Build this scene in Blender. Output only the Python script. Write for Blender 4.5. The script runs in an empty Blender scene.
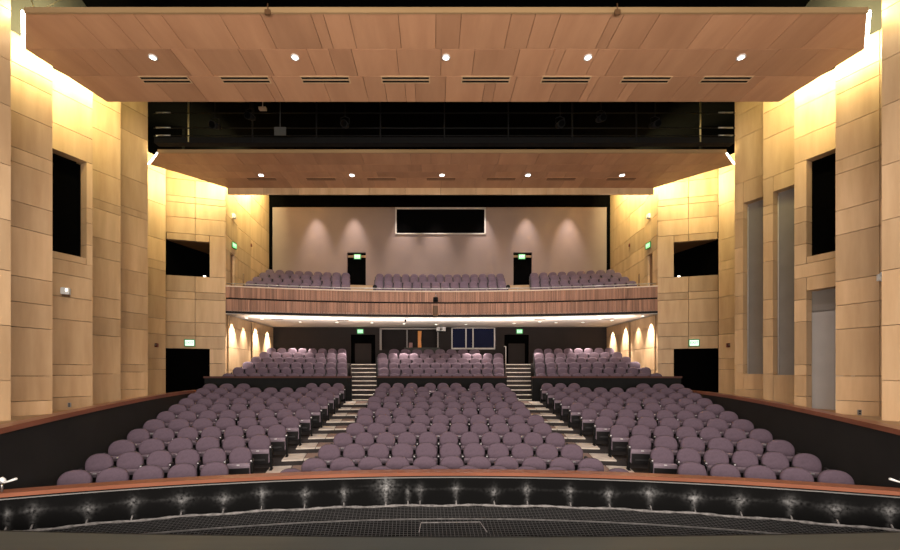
import bpy, math, random
from math import sin, cos, pi, sqrt, asin
from mathutils import Vector
random.seed(7)
S = bpy.context.scene
COL = S.collection
PX, HY, F, HZ = 433.3, 376.0, 425.0, 2.59      # vanishing column, horizon, focal px (900 wide), eye height
CX = -.405                                     # the viewer stands a little left of the hall's centre line

def at(px, py, d):
    return ((px - PX) / F * d + CX, d, HZ - (py - HY) / F * d)
def zat(h): return HZ + h

# ------------------------------------------------------------------ materials
def nt(name):
    m = bpy.data.materials.new(name); m.use_nodes = True
    t = m.node_tree; b = t.nodes['Principled BSDF']
    return m, t, b
def plain(name, col, rough=.6, metal=0.0, spec=.5, var=0.0, vscale=6.0):
    m, t, b = nt(name)
    b.inputs['Roughness'].default_value = rough
    b.inputs['Metallic'].default_value = metal
    b.inputs['Specular IOR Level'].default_value = spec
    tc = t.nodes.new('ShaderNodeTexCoord')
    nz = t.nodes.new('ShaderNodeTexNoise'); nz.inputs['Scale'].default_value = vscale; nz.inputs['Detail'].default_value = 4
    t.links.new(tc.outputs['Object'], nz.inputs['Vector'])
    rp = t.nodes.new('ShaderNodeValToRGB')
    v = var
    rp.color_ramp.elements[0].position = .3; rp.color_ramp.elements[1].position = .7
    rp.color_ramp.elements[0].color = (col[0]*(1-v), col[1]*(1-v), col[2]*(1-v), 1)
    rp.color_ramp.elements[1].color = (col[0]*(1+v), col[1]*(1+v), col[2]*(1+v), 1)
    t.links.new(nz.outputs['Fac'], rp.inputs['Fac'])
    t.links.new(rp.outputs['Color'], b.inputs['Base Color'])
    return m
def wood(name, c1, c2, stretch, rough=.45, tintamt=.22, scale=1.0):
    """veneer: noise stretched along the grain, plus the per-board 'tint' attribute"""
    m, t, b = nt(name); b.inputs['Roughness'].default_value = rough
    b.inputs['Specular IOR Level'].default_value = .35
    tc = t.nodes.new('ShaderNodeTexCoord'); mp = t.nodes.new('ShaderNodeMapping')
    mp.inputs['Scale'].default_value = stretch
    at_ = t.nodes.new('ShaderNodeAttribute'); at_.attribute_name = 'tint'
    add = t.nodes.new('ShaderNodeVectorMath'); add.operation = 'ADD'
    sc = t.nodes.new('ShaderNodeVectorMath'); sc.operation = 'SCALE'; sc.inputs['Scale'].default_value = 37.0
    cmb = t.nodes.new('ShaderNodeCombineXYZ')
    for k in range(3): t.links.new(at_.outputs['Fac'], cmb.inputs[k])
    t.links.new(cmb.outputs[0], sc.inputs[0])
    t.links.new(tc.outputs['Object'], add.inputs[0]); t.links.new(sc.outputs[0], add.inputs[1])
    t.links.new(add.outputs[0], mp.inputs['Vector'])
    nz = t.nodes.new('ShaderNodeTexNoise'); nz.inputs['Scale'].default_value = scale; nz.inputs['Detail'].default_value = 5
    nz.inputs['Roughness'].default_value = .6
    t.links.new(mp.outputs[0], nz.inputs['Vector'])
    rp = t.nodes.new('ShaderNodeValToRGB')
    rp.color_ramp.elements[0].position = .3; rp.color_ramp.elements[1].position = .72
    rp.color_ramp.elements[0].color = (*c1, 1); rp.color_ramp.elements[1].color = (*c2, 1)
    t.links.new(nz.outputs['Fac'], rp.inputs['Fac'])
    mr = t.nodes.new('ShaderNodeMapRange')
    mr.inputs['To Min'].default_value = 1 - tintamt; mr.inputs['To Max'].default_value = 1 + tintamt
    t.links.new(at_.outputs['Fac'], mr.inputs['Value'])
    mul = t.nodes.new('ShaderNodeVectorMath'); mul.operation = 'SCALE'
    t.links.new(rp.outputs['Color'], mul.inputs[0]); t.links.new(mr.outputs[0], mul.inputs['Scale'])
    t.links.new(mul.outputs[0], b.inputs['Base Color'])
    return m
def glow(name, col, strength):
    m, t, b = nt(name)
    b.inputs['Base Color'].default_value = (.6, .6, .6, 1)
    b.inputs['Emission Color'].default_value = (*col, 1)
    b.inputs['Emission Strength'].default_value = strength
    m.cycles.emission_sampling = 'NONE'
    return m
M = {}
M['maple'] = wood('maple veneer', (.45, .29, .155), (.60, .415, .24), (2.6, 2.6, .35), .42, .16)
M['cloudwood'] = wood('cherry ceiling veneer', (.43, .222, .12), (.54, .295, .163), (2.0, .4, 2.0), .45, .12)
M['fascia'] = wood('olive fascia veneer', (.30, .19, .09), (.40, .26, .13), (.35, 2, 2), .45, .1)
M['slat'] = wood('slatted balcony timber', (.26, .13, .082), (.385, .203, .13), (3, 3, .5), .45, .30)
M['railwood'] = wood('varnished rail timber', (.17, .058, .030), (.27, .10, .056), (.6, .6, 3), .3, .06)
M['darkcap'] = wood('dark stained cap', (.06, .02, .014), (.09, .03, .02), (.6, .6, 3), .7, .06)
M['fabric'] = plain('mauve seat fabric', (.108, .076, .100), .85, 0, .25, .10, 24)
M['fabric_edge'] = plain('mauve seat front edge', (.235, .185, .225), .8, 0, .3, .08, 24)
M['blackplastic'] = plain('black plastic shell', (.012, .011, .012), .5, 0, .4, .1)
M['blackmetal'] = plain('black painted metal', (.005, .005, .0053), .7, .0, .15, .1)
M['greymetal'] = plain('grey metal', (.32, .31, .30), .35, .8, .5, .05)
M['plate'] = plain('pale plate and arm highlight', (.62, .60, .62), .4, .2, .5, .03)
M['blackpaint'] = plain('black painted wall', (.012, .0118, .0115), .7, 0, .25, .18, 1.5)
M['pitpaint'] = plain('black pit wall', (.006, .006, .006), .7, 0, .15, .2, 3)
M['void'] = plain('matt black', (.0018, .0018, .0018), .95, 0, .0, .1)
M['uppergrey'] = plain('dark grey upper wall', (.05, .05, .046), .8, 0, .2, .1, 1)
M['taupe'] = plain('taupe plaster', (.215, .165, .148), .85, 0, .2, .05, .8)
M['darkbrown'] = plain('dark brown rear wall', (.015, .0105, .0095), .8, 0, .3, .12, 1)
M['soffit'] = plain('cream plaster soffit', (.80, .73, .66), .85, 0, .2, .03, 1)
M['cream'] = plain('cream ledge', (.60, .47, .36), .6, 0, .3, .05, 2)
M['carpet'] = plain('brown carpet', (.27, .195, .165), .95, 0, .1, .3, 60)
M['concrete'] = plain('pale step concrete', (.62, .56, .49), .7, 0, .3, .15, 5)
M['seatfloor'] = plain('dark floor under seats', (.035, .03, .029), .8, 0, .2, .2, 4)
M['sidefloor'] = plain('tan side aisle floor', (.36, .24, .13), .7, 0, .3, .1, 3)
M['stage'] = wood('worn grey stage boards', (.021, .026, .024), (.036, .042, .037), (.5, 5, 1), .5, .1)
M['net'] = plain('grey net cord', (.062, .061, .061), .7, 0, .3, .2, 9)
M['rope'] = plain('pale net rope', (.20, .19, .185), .8, 0, .2, .45, 14)
M['seamrope'] = plain('dull grey seam rope', (.085, .083, .081), .8, 0, .3, .4, 14)
M['white'] = plain('white plastic', (.75, .76, .74), .4, 0, .5, .03)
M['red'] = plain('red brown alarm', (.16, .03, .02), .4, 0, .5, .05)
M['greypanel'] = plain('grey niche panel', (.25, .225, .20), .55, 0, .4, .06, 2)
M['palepanel'] = plain('pale grey door', (.42, .40, .385), .5, 0, .4, .05, 2)
M['doorbrown'] = wood('brown door veneer', (.16, .075, .03), (.22, .11, .045), (3, 3, .4), .4, .05)
M['glass'] = plain('dark booth glass', (.006, .006, .008), .08, 0, .6, .1)
M['blueglass'] = plain('blue tinted booth glass', (.004, .006, .028), .6, 0, .1, .2, .8)
M['frame'] = plain('pale window frame', (.50, .47, .44), .5, .0, .4, .05)
M['dimframe'] = plain('grey booth frame', (.22, .20, .185), .5, .0, .4, .05)
M['slot'] = plain('slot black', (.006, .005, .005), .9, 0, .1, .1)
M['slotbrown'] = plain('slot brown', (.10, .055, .03), .9, 0, .1, .1)
M['clip'] = plain('brown bracket', (.12, .06, .025), .5, 0, .4, .1)
M['lamp'] = glow('lit downlight lens', (1, .93, .85), 9)
M['lampsmall'] = glow('lit small downlight lens', (1, .88, .72), 6)
M['led'] = glow('lit led tube', (1, .97, .84), 10)
M['exitface'] = glow('lit exit sign face', (.02, .80, .20), 1.0)
M['exitpale'] = glow('lit pale exit sign face', (.62, 1.0, .72), 1.3)
M['exitgreen'] = plain('green sign lettering', (.01, .22, .06), .5)
M['exitwhite'] = glow('lit white lettering', (.5, 1, .65), 1.2)
M['exithousing'] = plain('green tinted sign housing', (.02, .22, .07), .4)
M['curtain'] = glow('self-glowing orange curtain', (1, .40, .12), .25)  # emission imitates booth light falling on the cloth
M['cable'] = plain('suspension cable', (.45, .38, .18), .4, .5)  # yellow light put into the colour of cables and end posts

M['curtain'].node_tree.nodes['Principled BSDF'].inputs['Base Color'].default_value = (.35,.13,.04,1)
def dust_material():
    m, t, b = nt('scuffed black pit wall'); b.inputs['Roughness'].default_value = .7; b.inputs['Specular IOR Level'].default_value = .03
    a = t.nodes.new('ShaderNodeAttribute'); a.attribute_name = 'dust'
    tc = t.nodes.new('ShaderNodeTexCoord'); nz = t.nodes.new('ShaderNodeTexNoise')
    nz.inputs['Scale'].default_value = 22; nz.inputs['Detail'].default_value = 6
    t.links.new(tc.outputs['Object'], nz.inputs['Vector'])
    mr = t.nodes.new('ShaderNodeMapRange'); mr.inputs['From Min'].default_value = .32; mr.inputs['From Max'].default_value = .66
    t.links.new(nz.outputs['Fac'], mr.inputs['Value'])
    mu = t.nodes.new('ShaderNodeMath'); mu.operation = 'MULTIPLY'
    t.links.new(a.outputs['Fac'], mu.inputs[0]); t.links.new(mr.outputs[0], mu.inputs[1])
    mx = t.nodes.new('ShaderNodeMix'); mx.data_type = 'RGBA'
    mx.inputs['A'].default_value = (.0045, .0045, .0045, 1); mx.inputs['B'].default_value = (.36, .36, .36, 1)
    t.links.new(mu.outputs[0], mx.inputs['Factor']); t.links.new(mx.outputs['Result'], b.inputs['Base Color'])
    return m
M['dust'] = dust_material()

# ------------------------------------------------------------------ mesh builder
class MB:
    def __init__(s): s.v, s.f, s.m, s.t, s.sm = [], [], [], [], []
    def add(s, vs, fs, mat=0, tint=.5, smooth=False):
        o = len(s.v); s.v += [tuple(p) for p in vs]
        for f in fs:
            s.f.append(tuple(i + o for i in f)); s.m.append(mat); s.t.append(tint); s.sm.append(smooth)
    def hexa(s, p, mat=0, tint=.5):
        """8 points: bottom ring 0-3, top ring 4-7"""
        s.add(p, [(3,2,1,0), (4,5,6,7), (0,1,5,4), (1,2,6,5), (2,3,7,6), (3,0,4,7)], mat, tint)
    def box(s, x0, x1, y0, y1, z0, z1, mat=0, tint=.5):
        x0, x1 = min(x0,x1), max(x0,x1); y0, y1 = min(y0,y1), max(y0,y1); z0, z1 = min(z0,z1), max(z0,z1)
        s.hexa([(x0,y0,z0),(x1,y0,z0),(x1,y1,z0),(x0,y1,z0),(x0,y0,z1),(x1,y0,z1),(x1,y1,z1),(x0,y1,z1)], mat, tint)
    def rbox(s, x0, x1, y0, y1, z0, z1, r, mat=0, tint=.5, axis='z'):
        """box with rounded corners round one axis"""
        def ring(a0,a1,b0,b1):
            out = []
            for (cx,cy,st) in ((a1-r,b1-r,0),(a0+r,b1-r,90),(a0+r,b0+r,180),(a1-r,b0+r,270)):
                for k in range(4):
                    an = math.radians(st + 30*k); out.append((cx+r*cos(an), cy+r*sin(an)))
            return out
        if axis == 'z': pts = ring(x0,x1,y0,y1); lo, hi = z0, z1; mk = lambda a,b,c: (a,b,c)
        elif axis == 'y': pts = ring(x0,x1,z0,z1); lo, hi = y0, y1; mk = lambda a,b,c: (a,c,b)
        else: pts = ring(y0,y1,z0,z1); lo, hi = x0, x1; mk = lambda a,b,c: (c,a,b)
        n = len(pts)
        vs = [mk(a,b,lo) for a,b in pts] + [mk(a,b,hi) for a,b in pts]
        fs = [tuple(range(n-1,-1,-1)), tuple(range(n,2*n))] + [(i,(i+1)%n,n+(i+1)%n,n+i) for i in range(n)]
        if axis == 'y': fs = [tuple(reversed(f)) for f in fs]
        s.add(vs, fs, mat, tint)
    def tube(s, pts, r, n=6, mat=0, caps=True, tint=.5):
        pts = [Vector(p) for p in pts]; vs = []; fs = []
        for i, p in enumerate(pts):
            d = (pts[min(i+1,len(pts)-1)] - pts[max(i-1,0)]).normalized()
            up = Vector((0,0,1)) if abs(d.z) < .9 else Vector((1,0,0))
            a = d.cross(up).normalized(); b = d.cross(a).normalized()
            rr = r[i] if isinstance(r, (list, tuple)) else r
            for k in range(n):
                an = 2*pi*k/n; vs.append(p + a*cos(an)*rr + b*sin(an)*rr)
        for i in range(len(pts)-1):
            for k in range(n):
                k2 = (k+1) % n
                fs.append((i*n+k, i*n+k2, (i+1)*n+k2, (i+1)*n+k))
        s.add(vs, fs, mat, tint, True)
        if caps:
            o = len(s.v) - len(vs)
            s.f.append(tuple(o+k for k in range(n-1,-1,-1))); s.m.append(mat); s.t.append(tint); s.sm.append(False)
            q = o + (len(pts)-1)*n
            s.f.append(tuple(q+k for k in range(n))); s.m.append(mat); s.t.append(tint); s.sm.append(False)
    def disc(s, c, r, n=16, mat=0, h=.02):
        x, y, z = c
        vs = [(x+r*cos(2*pi*k/n), y+r*sin(2*pi*k/n), z) for k in range(n)] + [(x+r*cos(2*pi*k/n), y+r*sin(2*pi*k/n), z+h) for k in range(n)]
        s.add(vs, [tuple(range(n-1,-1,-1)), tuple(range(n,2*n))] + [(i,(i+1)%n,n+(i+1)%n,n+i) for i in range(n)], mat)
    def ringd(s, c, r0, r1, n=18, mat=0, h=.03):
        x, y, z = c; vs = []
        for (r, zz) in ((r0,z),(r1,z),(r1,z+h),(r0,z+h)):
            vs += [(x+r*cos(2*pi*k/n), y+r*sin(2*pi*k/n), zz) for k in range(n)]
        fs = []
        for a in range(4):
            b = (a+1) % 4
            for k in range(n):
                k2 = (k+1) % n; fs.append((a*n+k, a*n+k2, b*n+k2, b*n+k))
        s.add(vs, fs, mat)
    def arcbox(s, cy, r0, r1, t0, t1, z0, z1, n=24, mat=0, tint=.5):
        """solid ring sector about (0,cy); z0/z1 numbers or functions of theta"""
        zf0 = z0 if callable(z0) else (lambda t: z0); zf1 = z1 if callable(z1) else (lambda t: z1)
        vs = []; fs = []
        for i in range(n+1):
            t = t0 + (t1-t0)*i/n
            for (r, z) in ((r0,zf0(t)),(r1,zf0(t)),(r1,zf1(t)),(r0,zf1(t))):
                vs.append((r*sin(t), cy + r*cos(t), z))
        for i in range(n):
            a, b = i*4, (i+1)*4
            for k in range(4):
                k2 = (k+1) % 4; fs.append((a+k, a+k2, b+k2, b+k))
        fs.append((3,2,1,0)); e = n*4; fs.append((e,e+1,e+2,e+3))
        s.add(vs, fs, mat, tint)
    def mesh(s, name, mats):
        me = bpy.data.meshes.new(name); me.from_pydata(s.v, [], s.f)
        mats = mats if isinstance(mats, (list, tuple)) else [mats]
        for m in mats: me.materials.append(M[m] if isinstance(m, str) else m)
        me.polygons.foreach_set('material_index', s.m)
        me.polygons.foreach_set('use_smooth', s.sm)
        a = me.attributes.new('tint', 'FLOAT', 'FACE'); a.data.foreach_set('value', s.t)
        me.update()
        import bmesh
        bm = bmesh.new(); bm.from_mesh(me); bmesh.ops.recalc_face_normals(bm, faces=bm.faces); bm.to_mesh(me); bm.free()
        return me
    def build(s, name, mats, parent=None):
        o = bpy.data.objects.new(name, s.mesh(name, mats)); COL.objects.link(o)
        if parent is not None: o.parent = parent
        return o

def tag(o, label, cat, group=None, kind=None):
    o['label'] = label; o['category'] = cat
    if group: o['group'] = group
    if kind: o['kind'] = kind
    return o
def thing(name, label, cat, loc=(0,0,0), rz=0, group=None):
    o = bpy.data.objects.new(name, None); COL.objects.link(o); o.empty_display_size = .1
    o.location = loc; o.rotation_euler = (0,0,rz)
    return tag(o, label, cat, group)
def struct(o, label=None):
    o['kind'] = 'structure'
    if label: o['label'] = label
    return o
def copy_tree(root, loc, rz, sx=1.0):
    r = root.copy(); COL.objects.link(r); r.location = loc; r.rotation_euler = (0,0,rz); r.scale = (sx,1,1)
    for ch in [c for c in ALLCH[root.name]]:
        c = ch.copy(); COL.objects.link(c); c.parent = r
    return r
ALLCH = {}
def text_mesh(txt, size, depth, name, mat, parent, loc, rot):
    cu = bpy.data.curves.new(name, 'FONT'); cu.body = txt; cu.size = size; cu.extrude = depth
    cu.align_x = 'CENTER'; cu.align_y = 'CENTER'
    tmp = bpy.data.objects.new(name+'_tmp', cu); COL.objects.link(tmp)
    dg = bpy.context.evaluated_depsgraph_get()
    me = bpy.data.meshes.new_from_object(tmp.evaluated_get(dg))
    bpy.data.objects.remove(tmp); bpy.data.curves.remove(cu)
    me.materials.clear(); me.materials.append(M[mat])
    o = bpy.data.objects.new(name, me); COL.objects.link(o); o.parent = parent
    o.location = loc; o.rotation_euler = rot
    return o

def X1(px, d): return (px-PX)/F*d + CX
SIDES = ((-1, 'left'), (1, 'right'))
CY = -9.2                                          # centre of the curved rows
ROWD = [8.26 + .92*i for i in range(12)]           # rows A..L, depth on the centre line
ROWD[0] = 8.28
ROWR = [d - CY for d in ROWD]
ROWZ = [-.03] + [-.01 + .1437*i for i in range(11)]
def par_x(d): return 6.90 + .25*(d - 5.7)         # inner face of the side parapets
def par_h(d, sgn):
    q = max(0, (16 - d)/9.4)**2
    return zat(-(.55 + .255*q)) if sgn < 0 else zat(-(.565 + .33*q))

# ------------------------------------------------------------------ camera
cam = bpy.data.cameras.new('camera'); co = bpy.data.objects.new('camera', cam); COL.objects.link(co)
cam.sensor_width = 36; cam.lens = F/900*36; cam.sensor_fit = 'HORIZONTAL'
cam.shift_x = (450 - PX)/900; cam.shift_y = (HY - 275)/900
cam.clip_start = .05; cam.clip_end = 200
co.location = (CX,0,HZ); co.rotation_euler = (pi/2,0,0)
S.camera = co

# ------------------------------------------------------------------ floors
def ring_limit(R):
    """angle at which a row ring of radius R meets the parapet"""
    lo, hi = 0, .9
    for _ in range(40):
        t = (lo+hi)/2
        if R*sin(t) < par_x(CY + R*cos(t)) - .02: lo = t
        else: hi = t
    return lo
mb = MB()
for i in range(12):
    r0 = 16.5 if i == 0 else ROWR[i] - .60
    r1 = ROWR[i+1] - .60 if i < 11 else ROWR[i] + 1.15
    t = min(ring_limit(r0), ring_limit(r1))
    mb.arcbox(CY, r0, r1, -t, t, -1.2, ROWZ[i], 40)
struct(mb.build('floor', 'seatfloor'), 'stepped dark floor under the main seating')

# aisles: carpeted treads with pale nosings, and a pale concrete strip beside the side seats
def band_theta(x, R): return asin(max(-1, min(1, x/R)))
for sgn, side in SIDES:
    mb = MB()
    for i in range(1, 12):
        r0 = ROWR[i] - .60; r1 = (ROWR[i+1] - .60) if i < 11 else ROWR[i] + 1.15
        z = ROWZ[i]
        n = 1
        xa = (3.21,3.11,2.98,2.88,2.84,2.81,2.78,2.77,2.78,2.82,2.86)[i-1] + .06; xc = max(4.16, 4.53 - .06*(i-1)); xb = xa + .58*(xc-xa)
        t0, t1 = sorted((band_theta(sgn*xa, r0), band_theta(sgn*xb, r0)))
        mb.arcbox(CY, r0+.11, r1, t0, t1, z - .02, z + .012, 6, 0)      # carpet
        mb.arcbox(CY, r0-.012, r0+.11, t0, t1, z - .02, z + .018, 6, 1) # nosing
        t0, t1 = sorted((band_theta(sgn*(xb+.02), r0), band_theta(sgn*(xc-.06), r0)))
        mb.arcbox(CY, r0-.01, r1-.02, t0, t1, z - .02, z + .014, 6, 1)
    struct(mb.build('floor_aisle_'+side, ['carpet', 'concrete', 'seatfloor']), f'{side} aisle of carpeted steps with pale nosings')
    # upper stair through the cross wall
    mb = MB()
    def sbox(ya, yb, z0, z1, m=0):
        mb.hexa([(sgn*.153*ya,ya,z0),(sgn*.211*ya,ya,z0),(sgn*.211*yb,yb,z0),(sgn*.153*yb,yb,z0),(sgn*.153*ya,ya,z1),(sgn*.211*ya,ya,z1),(sgn*.211*yb,yb,z1),(sgn*.153*yb,yb,z1)], m)
    for k in range(9):
        y0 = 19.55 + .40*k; z = 1.50 + .215*k
        sbox(y0 + .17, 24.4 if k == 8 else y0 + .43, 1.0, z)
        sbox(y0, y0 + .17, z - .035, z + .004, 1)
        sbox(y0 + .04, y0 + .13, 1.0, z - .036, 2)
    sbox(24.4, 26.15, 2.4, 3.22)
    struct(mb.build('floor_stair_'+side, ['carpet', 'concrete', 'seatfloor']), f'{side} upper stair with pale nosings between the rear seat blocks')

# side aisle floor behind the parapets, cross aisle, rear stalls tiers
for sgn, side in SIDES:
    mb = MB()
    mb.hexa([(sgn*(par_x(8)+.2),8,1.2),(sgn*13.6,8,1.2),(sgn*13.6,17.2,1.2),(sgn*(par_x(17.2)+.2),17.2,1.2),
             (sgn*(par_x(8)+.2),8,1.62),(sgn*13.6,8,1.62),(sgn*13.6,17.2,1.62),(sgn*(par_x(17.2)+.2),17.2,1.62)])
    mb.box(sgn*9.95, sgn*13.6, 17.2, 24, .9, 1.45)
    struct(mb.build('floor_side_'+side, 'sidefloor'), f'{side} side aisle floor behind the low wall')
REARD = [20.75 + .92*i for i in range(6)]
REARZ = [1.86 + .295*i for i in range(6)]
BLK = ((-2.85, 2.85), (-9.95, -4.33), (4.33, 9.95))
def BLKD(d): return ((-.150*d,.150*d), (-9.95,-.2135*d), (.2135*d,9.95))
def xlim_ring(mb, cy, r0, r1, xa, xb, z0, z1, n=14, mat=0):
    """ring sector cut by two x = const lines"""
    vs = []; fs = []
    for i in range(n+1):
        x = xa + (xb-xa)*i/n
        for (r, z) in ((r0,z0),(r1,z0),(r1,z1),(r0,z1)):
            vs.append((x, cy + sqrt(r*r - x*x), z))
    for i in range(n):
        a, b = i*4, i*4+4
        for k in range(4):
            k2 = (k+1) % 4; fs.append((a+k,a+k2,b+k2,b+k))
    fs.append((3,2,1,0)); fs.append((n*4,n*4+1,n*4+2,n*4+3))
    mb.add(vs, fs, mat)
mb = MB()
for i in range(6):
    r0 = REARD[i] - CY - .56; r1 = r0 + .92 if i < 5 else r0 + 1.35
    for xa, xb in BLKD(REARD[i]-.2): xlim_ring(mb, CY, r0, r1, xa, xb, .8, REARZ[i])
struct(mb.build('floor_rear', 'seatfloor'), 'stepped floor of the rear seating below the balcony')

# cross walls with dark red-brown caps
capn = 0
for xa, xb, nm in ((-3.0,3.0,'centre'), (-10.1,-4.16,'left'), (4.16,10.1,'right')):
    mb = MB(); xlim_ring(mb, CY, 29.02, 29.12, xa, xb, .8, 2.50)
    struct(mb.build('wall_cross_'+nm, 'pitpaint'), f'low black wall before the rear seats, {nm} block')
    capn += 1
    mb = MB(); xlim_ring(mb, CY, 28.95, 29.17, xa, xb, 2.50, 2.58)
    struct(mb.build(f'trim_{capn}', 'darkcap'), f'dark red-brown cap of the {nm} cross wall')

# ------------------------------------------------------------------ side parapets
for sgn, side in SIDES:
    mb = MB(); mc = MB(); n = 16
    ds = [5.55 + (18.05-5.55)*i/n for i in range(n+1)]
    vs = []; vc = []; fs = []
    for d in ds:
        x = par_x(d); z = par_h(d, sgn)
        vs += [(sgn*x,d,-1.2),(sgn*(x+.16),d,-1.2),(sgn*(x+.16),d,z-.09),(sgn*x,d,z-.09)]
        vc += [(sgn*(x-.03),d,z-.09),(sgn*(x+.24),d,z-.09),(sgn*(x+.24),d,z),(sgn*(x-.03),d,z)]
    for i in range(n):
        a, b = i*4, i*4+4
        for k in range(4):
            k2 = (k+1) % 4; fs.append((a+k,a+k2,b+k2,b+k))
    fs += [(3,2,1,0), (n*4,n*4+1,n*4+2,n*4+3)]
    mb.add(vs, fs); mc.add(vc, fs)
    struct(mb.build('wall_parapet_'+side, 'blackpaint'), f'sloping low black wall along the {side} of the seating')
    capn += 1
    struct(mc.build(f'trim_{capn}', 'railwood'), f'varnished wooden cap on the {side} low black wall')

# ------------------------------------------------------------------ pit rail, stage, net
T0 = .44
mb = MB(); mb.arcbox(CY, 16.34, 16.48, -T0, T0, -2.0, .93, 80)
struct(mb.build('wall_pit', 'pitpaint'), 'black wall in front of the first row')
# scuffed face of the pit wall, with chalky wear marks
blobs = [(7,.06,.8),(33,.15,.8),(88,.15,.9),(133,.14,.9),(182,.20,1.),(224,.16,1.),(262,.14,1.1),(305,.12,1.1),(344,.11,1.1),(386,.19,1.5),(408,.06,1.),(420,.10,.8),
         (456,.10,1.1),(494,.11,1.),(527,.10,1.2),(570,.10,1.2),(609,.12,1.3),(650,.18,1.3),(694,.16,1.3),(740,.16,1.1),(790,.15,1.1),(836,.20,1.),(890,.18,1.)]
def x_to_theta(px, R):
    q = (px-PX)/F; lo, hi = -.6, .6
    for _ in range(40):
        t = (lo+hi)/2
        if (R*sin(t)-CX)/(CY+R*cos(t)) < q: lo = t
        else: hi = t
    return lo
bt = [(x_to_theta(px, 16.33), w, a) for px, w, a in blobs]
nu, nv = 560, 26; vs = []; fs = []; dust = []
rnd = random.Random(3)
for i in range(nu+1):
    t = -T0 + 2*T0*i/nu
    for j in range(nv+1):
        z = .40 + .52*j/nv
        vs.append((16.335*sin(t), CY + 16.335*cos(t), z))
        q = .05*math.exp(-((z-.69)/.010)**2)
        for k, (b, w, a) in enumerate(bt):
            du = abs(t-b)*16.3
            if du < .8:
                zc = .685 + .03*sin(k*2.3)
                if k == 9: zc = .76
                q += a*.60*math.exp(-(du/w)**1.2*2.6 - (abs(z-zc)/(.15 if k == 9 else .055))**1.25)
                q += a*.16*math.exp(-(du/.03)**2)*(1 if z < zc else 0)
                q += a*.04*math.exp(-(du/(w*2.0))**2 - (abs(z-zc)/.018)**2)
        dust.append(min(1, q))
for i in range(nu):
    for j in range(nv):
        a = i*(nv+1)+j; fs.append((a, a+nv+1, a+nv+2, a+1))
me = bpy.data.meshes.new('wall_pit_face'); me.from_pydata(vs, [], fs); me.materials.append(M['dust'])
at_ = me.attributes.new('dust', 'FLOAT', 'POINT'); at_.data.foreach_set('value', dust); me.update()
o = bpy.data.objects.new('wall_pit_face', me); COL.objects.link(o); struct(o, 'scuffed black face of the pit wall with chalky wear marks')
mb = MB(); mb.arcbox(CY, 16.27, 16.53, -T0, T0, .93, .985, 80)
struct(mb.build('trim_pit', 'railwood'), 'curved orange-brown wooden rail cap above the pit')
mb = MB(); mb.arcbox(CY, 16.315, 16.34, -T0, T0, .885, .9, 80)
struct(mb.build('trim_pit.001', 'greymetal'), 'thin metal line under the pit rail')

# stage (the camera stands over it), its front edge a shallow curve
def stage_edge(x): return 4.05 + .0075*x*x
mb = MB(); n = 40; vs = []; fs = []
for i in range(n+1):
    x = -11 + 22*i/n
    vs += [(x,-7,.4),(x,stage_edge(x),.4),(x,stage_edge(x),1.05),(x,-7,1.05)]
for i in range(n):
    a, b = i*4, i*4+4
    for k in range(4):
        k2 = (k+1) % 4; fs.append((a+k,a+k2,b+k2,b+k))
mb.add(vs, fs)
struct(mb.build('floor_stage', 'stage'), 'worn grey stage floor in the foreground')
mb = MB()
vs = []
for i in range(n+1):
    x = -11 + 22*i/n; y = stage_edge(x)
    vs += [(x,y-.02,.9),(x,y+.035,.9),(x,y+.035,1.047),(x,y-.02,1.047)]
mb.add(vs, fs); struct(mb.build('trim_stage', 'pitpaint'), 'black nosing along the stage edge')
mb = MB(); mb.box(-11, 11, 3.5, 9, -2.3, -2.0); struct(mb.build('floor_pit', 'void'), 'black orchestra pit floor')

nroot = thing('safety_net', 'black rope mesh net stretched across the orchestra pit before the stage', 'net', (0,6.2,.43))
def nloc(p): return (p[0], p[1]-6.2, p[2]-.43)
def net_z(R): return .43 - .035*sin(pi*max(0,min(1,(16.3-R)/2.6)))
mb = MB(); NT = .415; nrad = 230; narc = 40
def tmax(R):  # stop at the stage edge
    return NT
for i in range(nrad+1):
    t = -NT + 2*NT*i/nrad
    pts = []
    for k in range(9):
        R = 16.27 - 2.75*k/8
        x, y = R*sin(t), CY + R*cos(t)
        if y < stage_edge(x) + .05: break
        pts.append(nloc((x, y, net_z(R))))
    if len(pts) > 1: mb.tube(pts, .0035, 4, 0, False)
for k in range(narc+1):
    R = 16.27 - 2.75*k/narc; seg = []
    for i in range(81):
        t = -NT + 2*NT*i/80; x, y = R*sin(t), CY + R*cos(t)
        if y > stage_edge(x) + .05: seg.append(nloc((x, y, net_z(R)+.003)))
    if len(seg) > 1: mb.tube(seg, .0035, 4, 0, False)
nn = mb.build('netting', 'net', nroot); nn['kind'] = 'stuff'
mb = MB(); mb.tube([nloc((16.25*sin(t), CY+16.25*cos(t), .445+.008*sin(t*90))) for t in [-NT+2*NT*i/160 for i in range(161)]], [.020+.006*sin(i*1.7) for i in range(161)], 6)
o = mb.build('edge_rope', 'rope', nroot); o['label'] = 'pale frayed edge rope along the pit wall'
mb = MB(); mb.tube([nloc((15.66*sin(t), CY+15.66*cos(t), net_z(15.66)+.012)) for t in [-.36+.72*i/120 for i in range(121)]], .017, 6)
o = mb.build('seam_rope', 'seamrope', nroot); o['label'] = 'grey seam rope across the net'
for b, w, a in bt:
    if abs(b) > NT: continue
    mb = MB(); mb.tube([nloc((r*sin(b), CY+r*cos(b), z)) for r, z in ((16.33,.50),(16.30,.50),(16.27,.47),(16.25,.44))], .012, 5)
    mb.build('hook', 'rope', nroot)
mb = MB()   # rectangular patch in the middle of the net
p = [(X1(419,5.95),5.95),(X1(421,6.33),6.33),(X1(480,6.36),6.36),(X1(487,5.95),5.95)]
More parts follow.
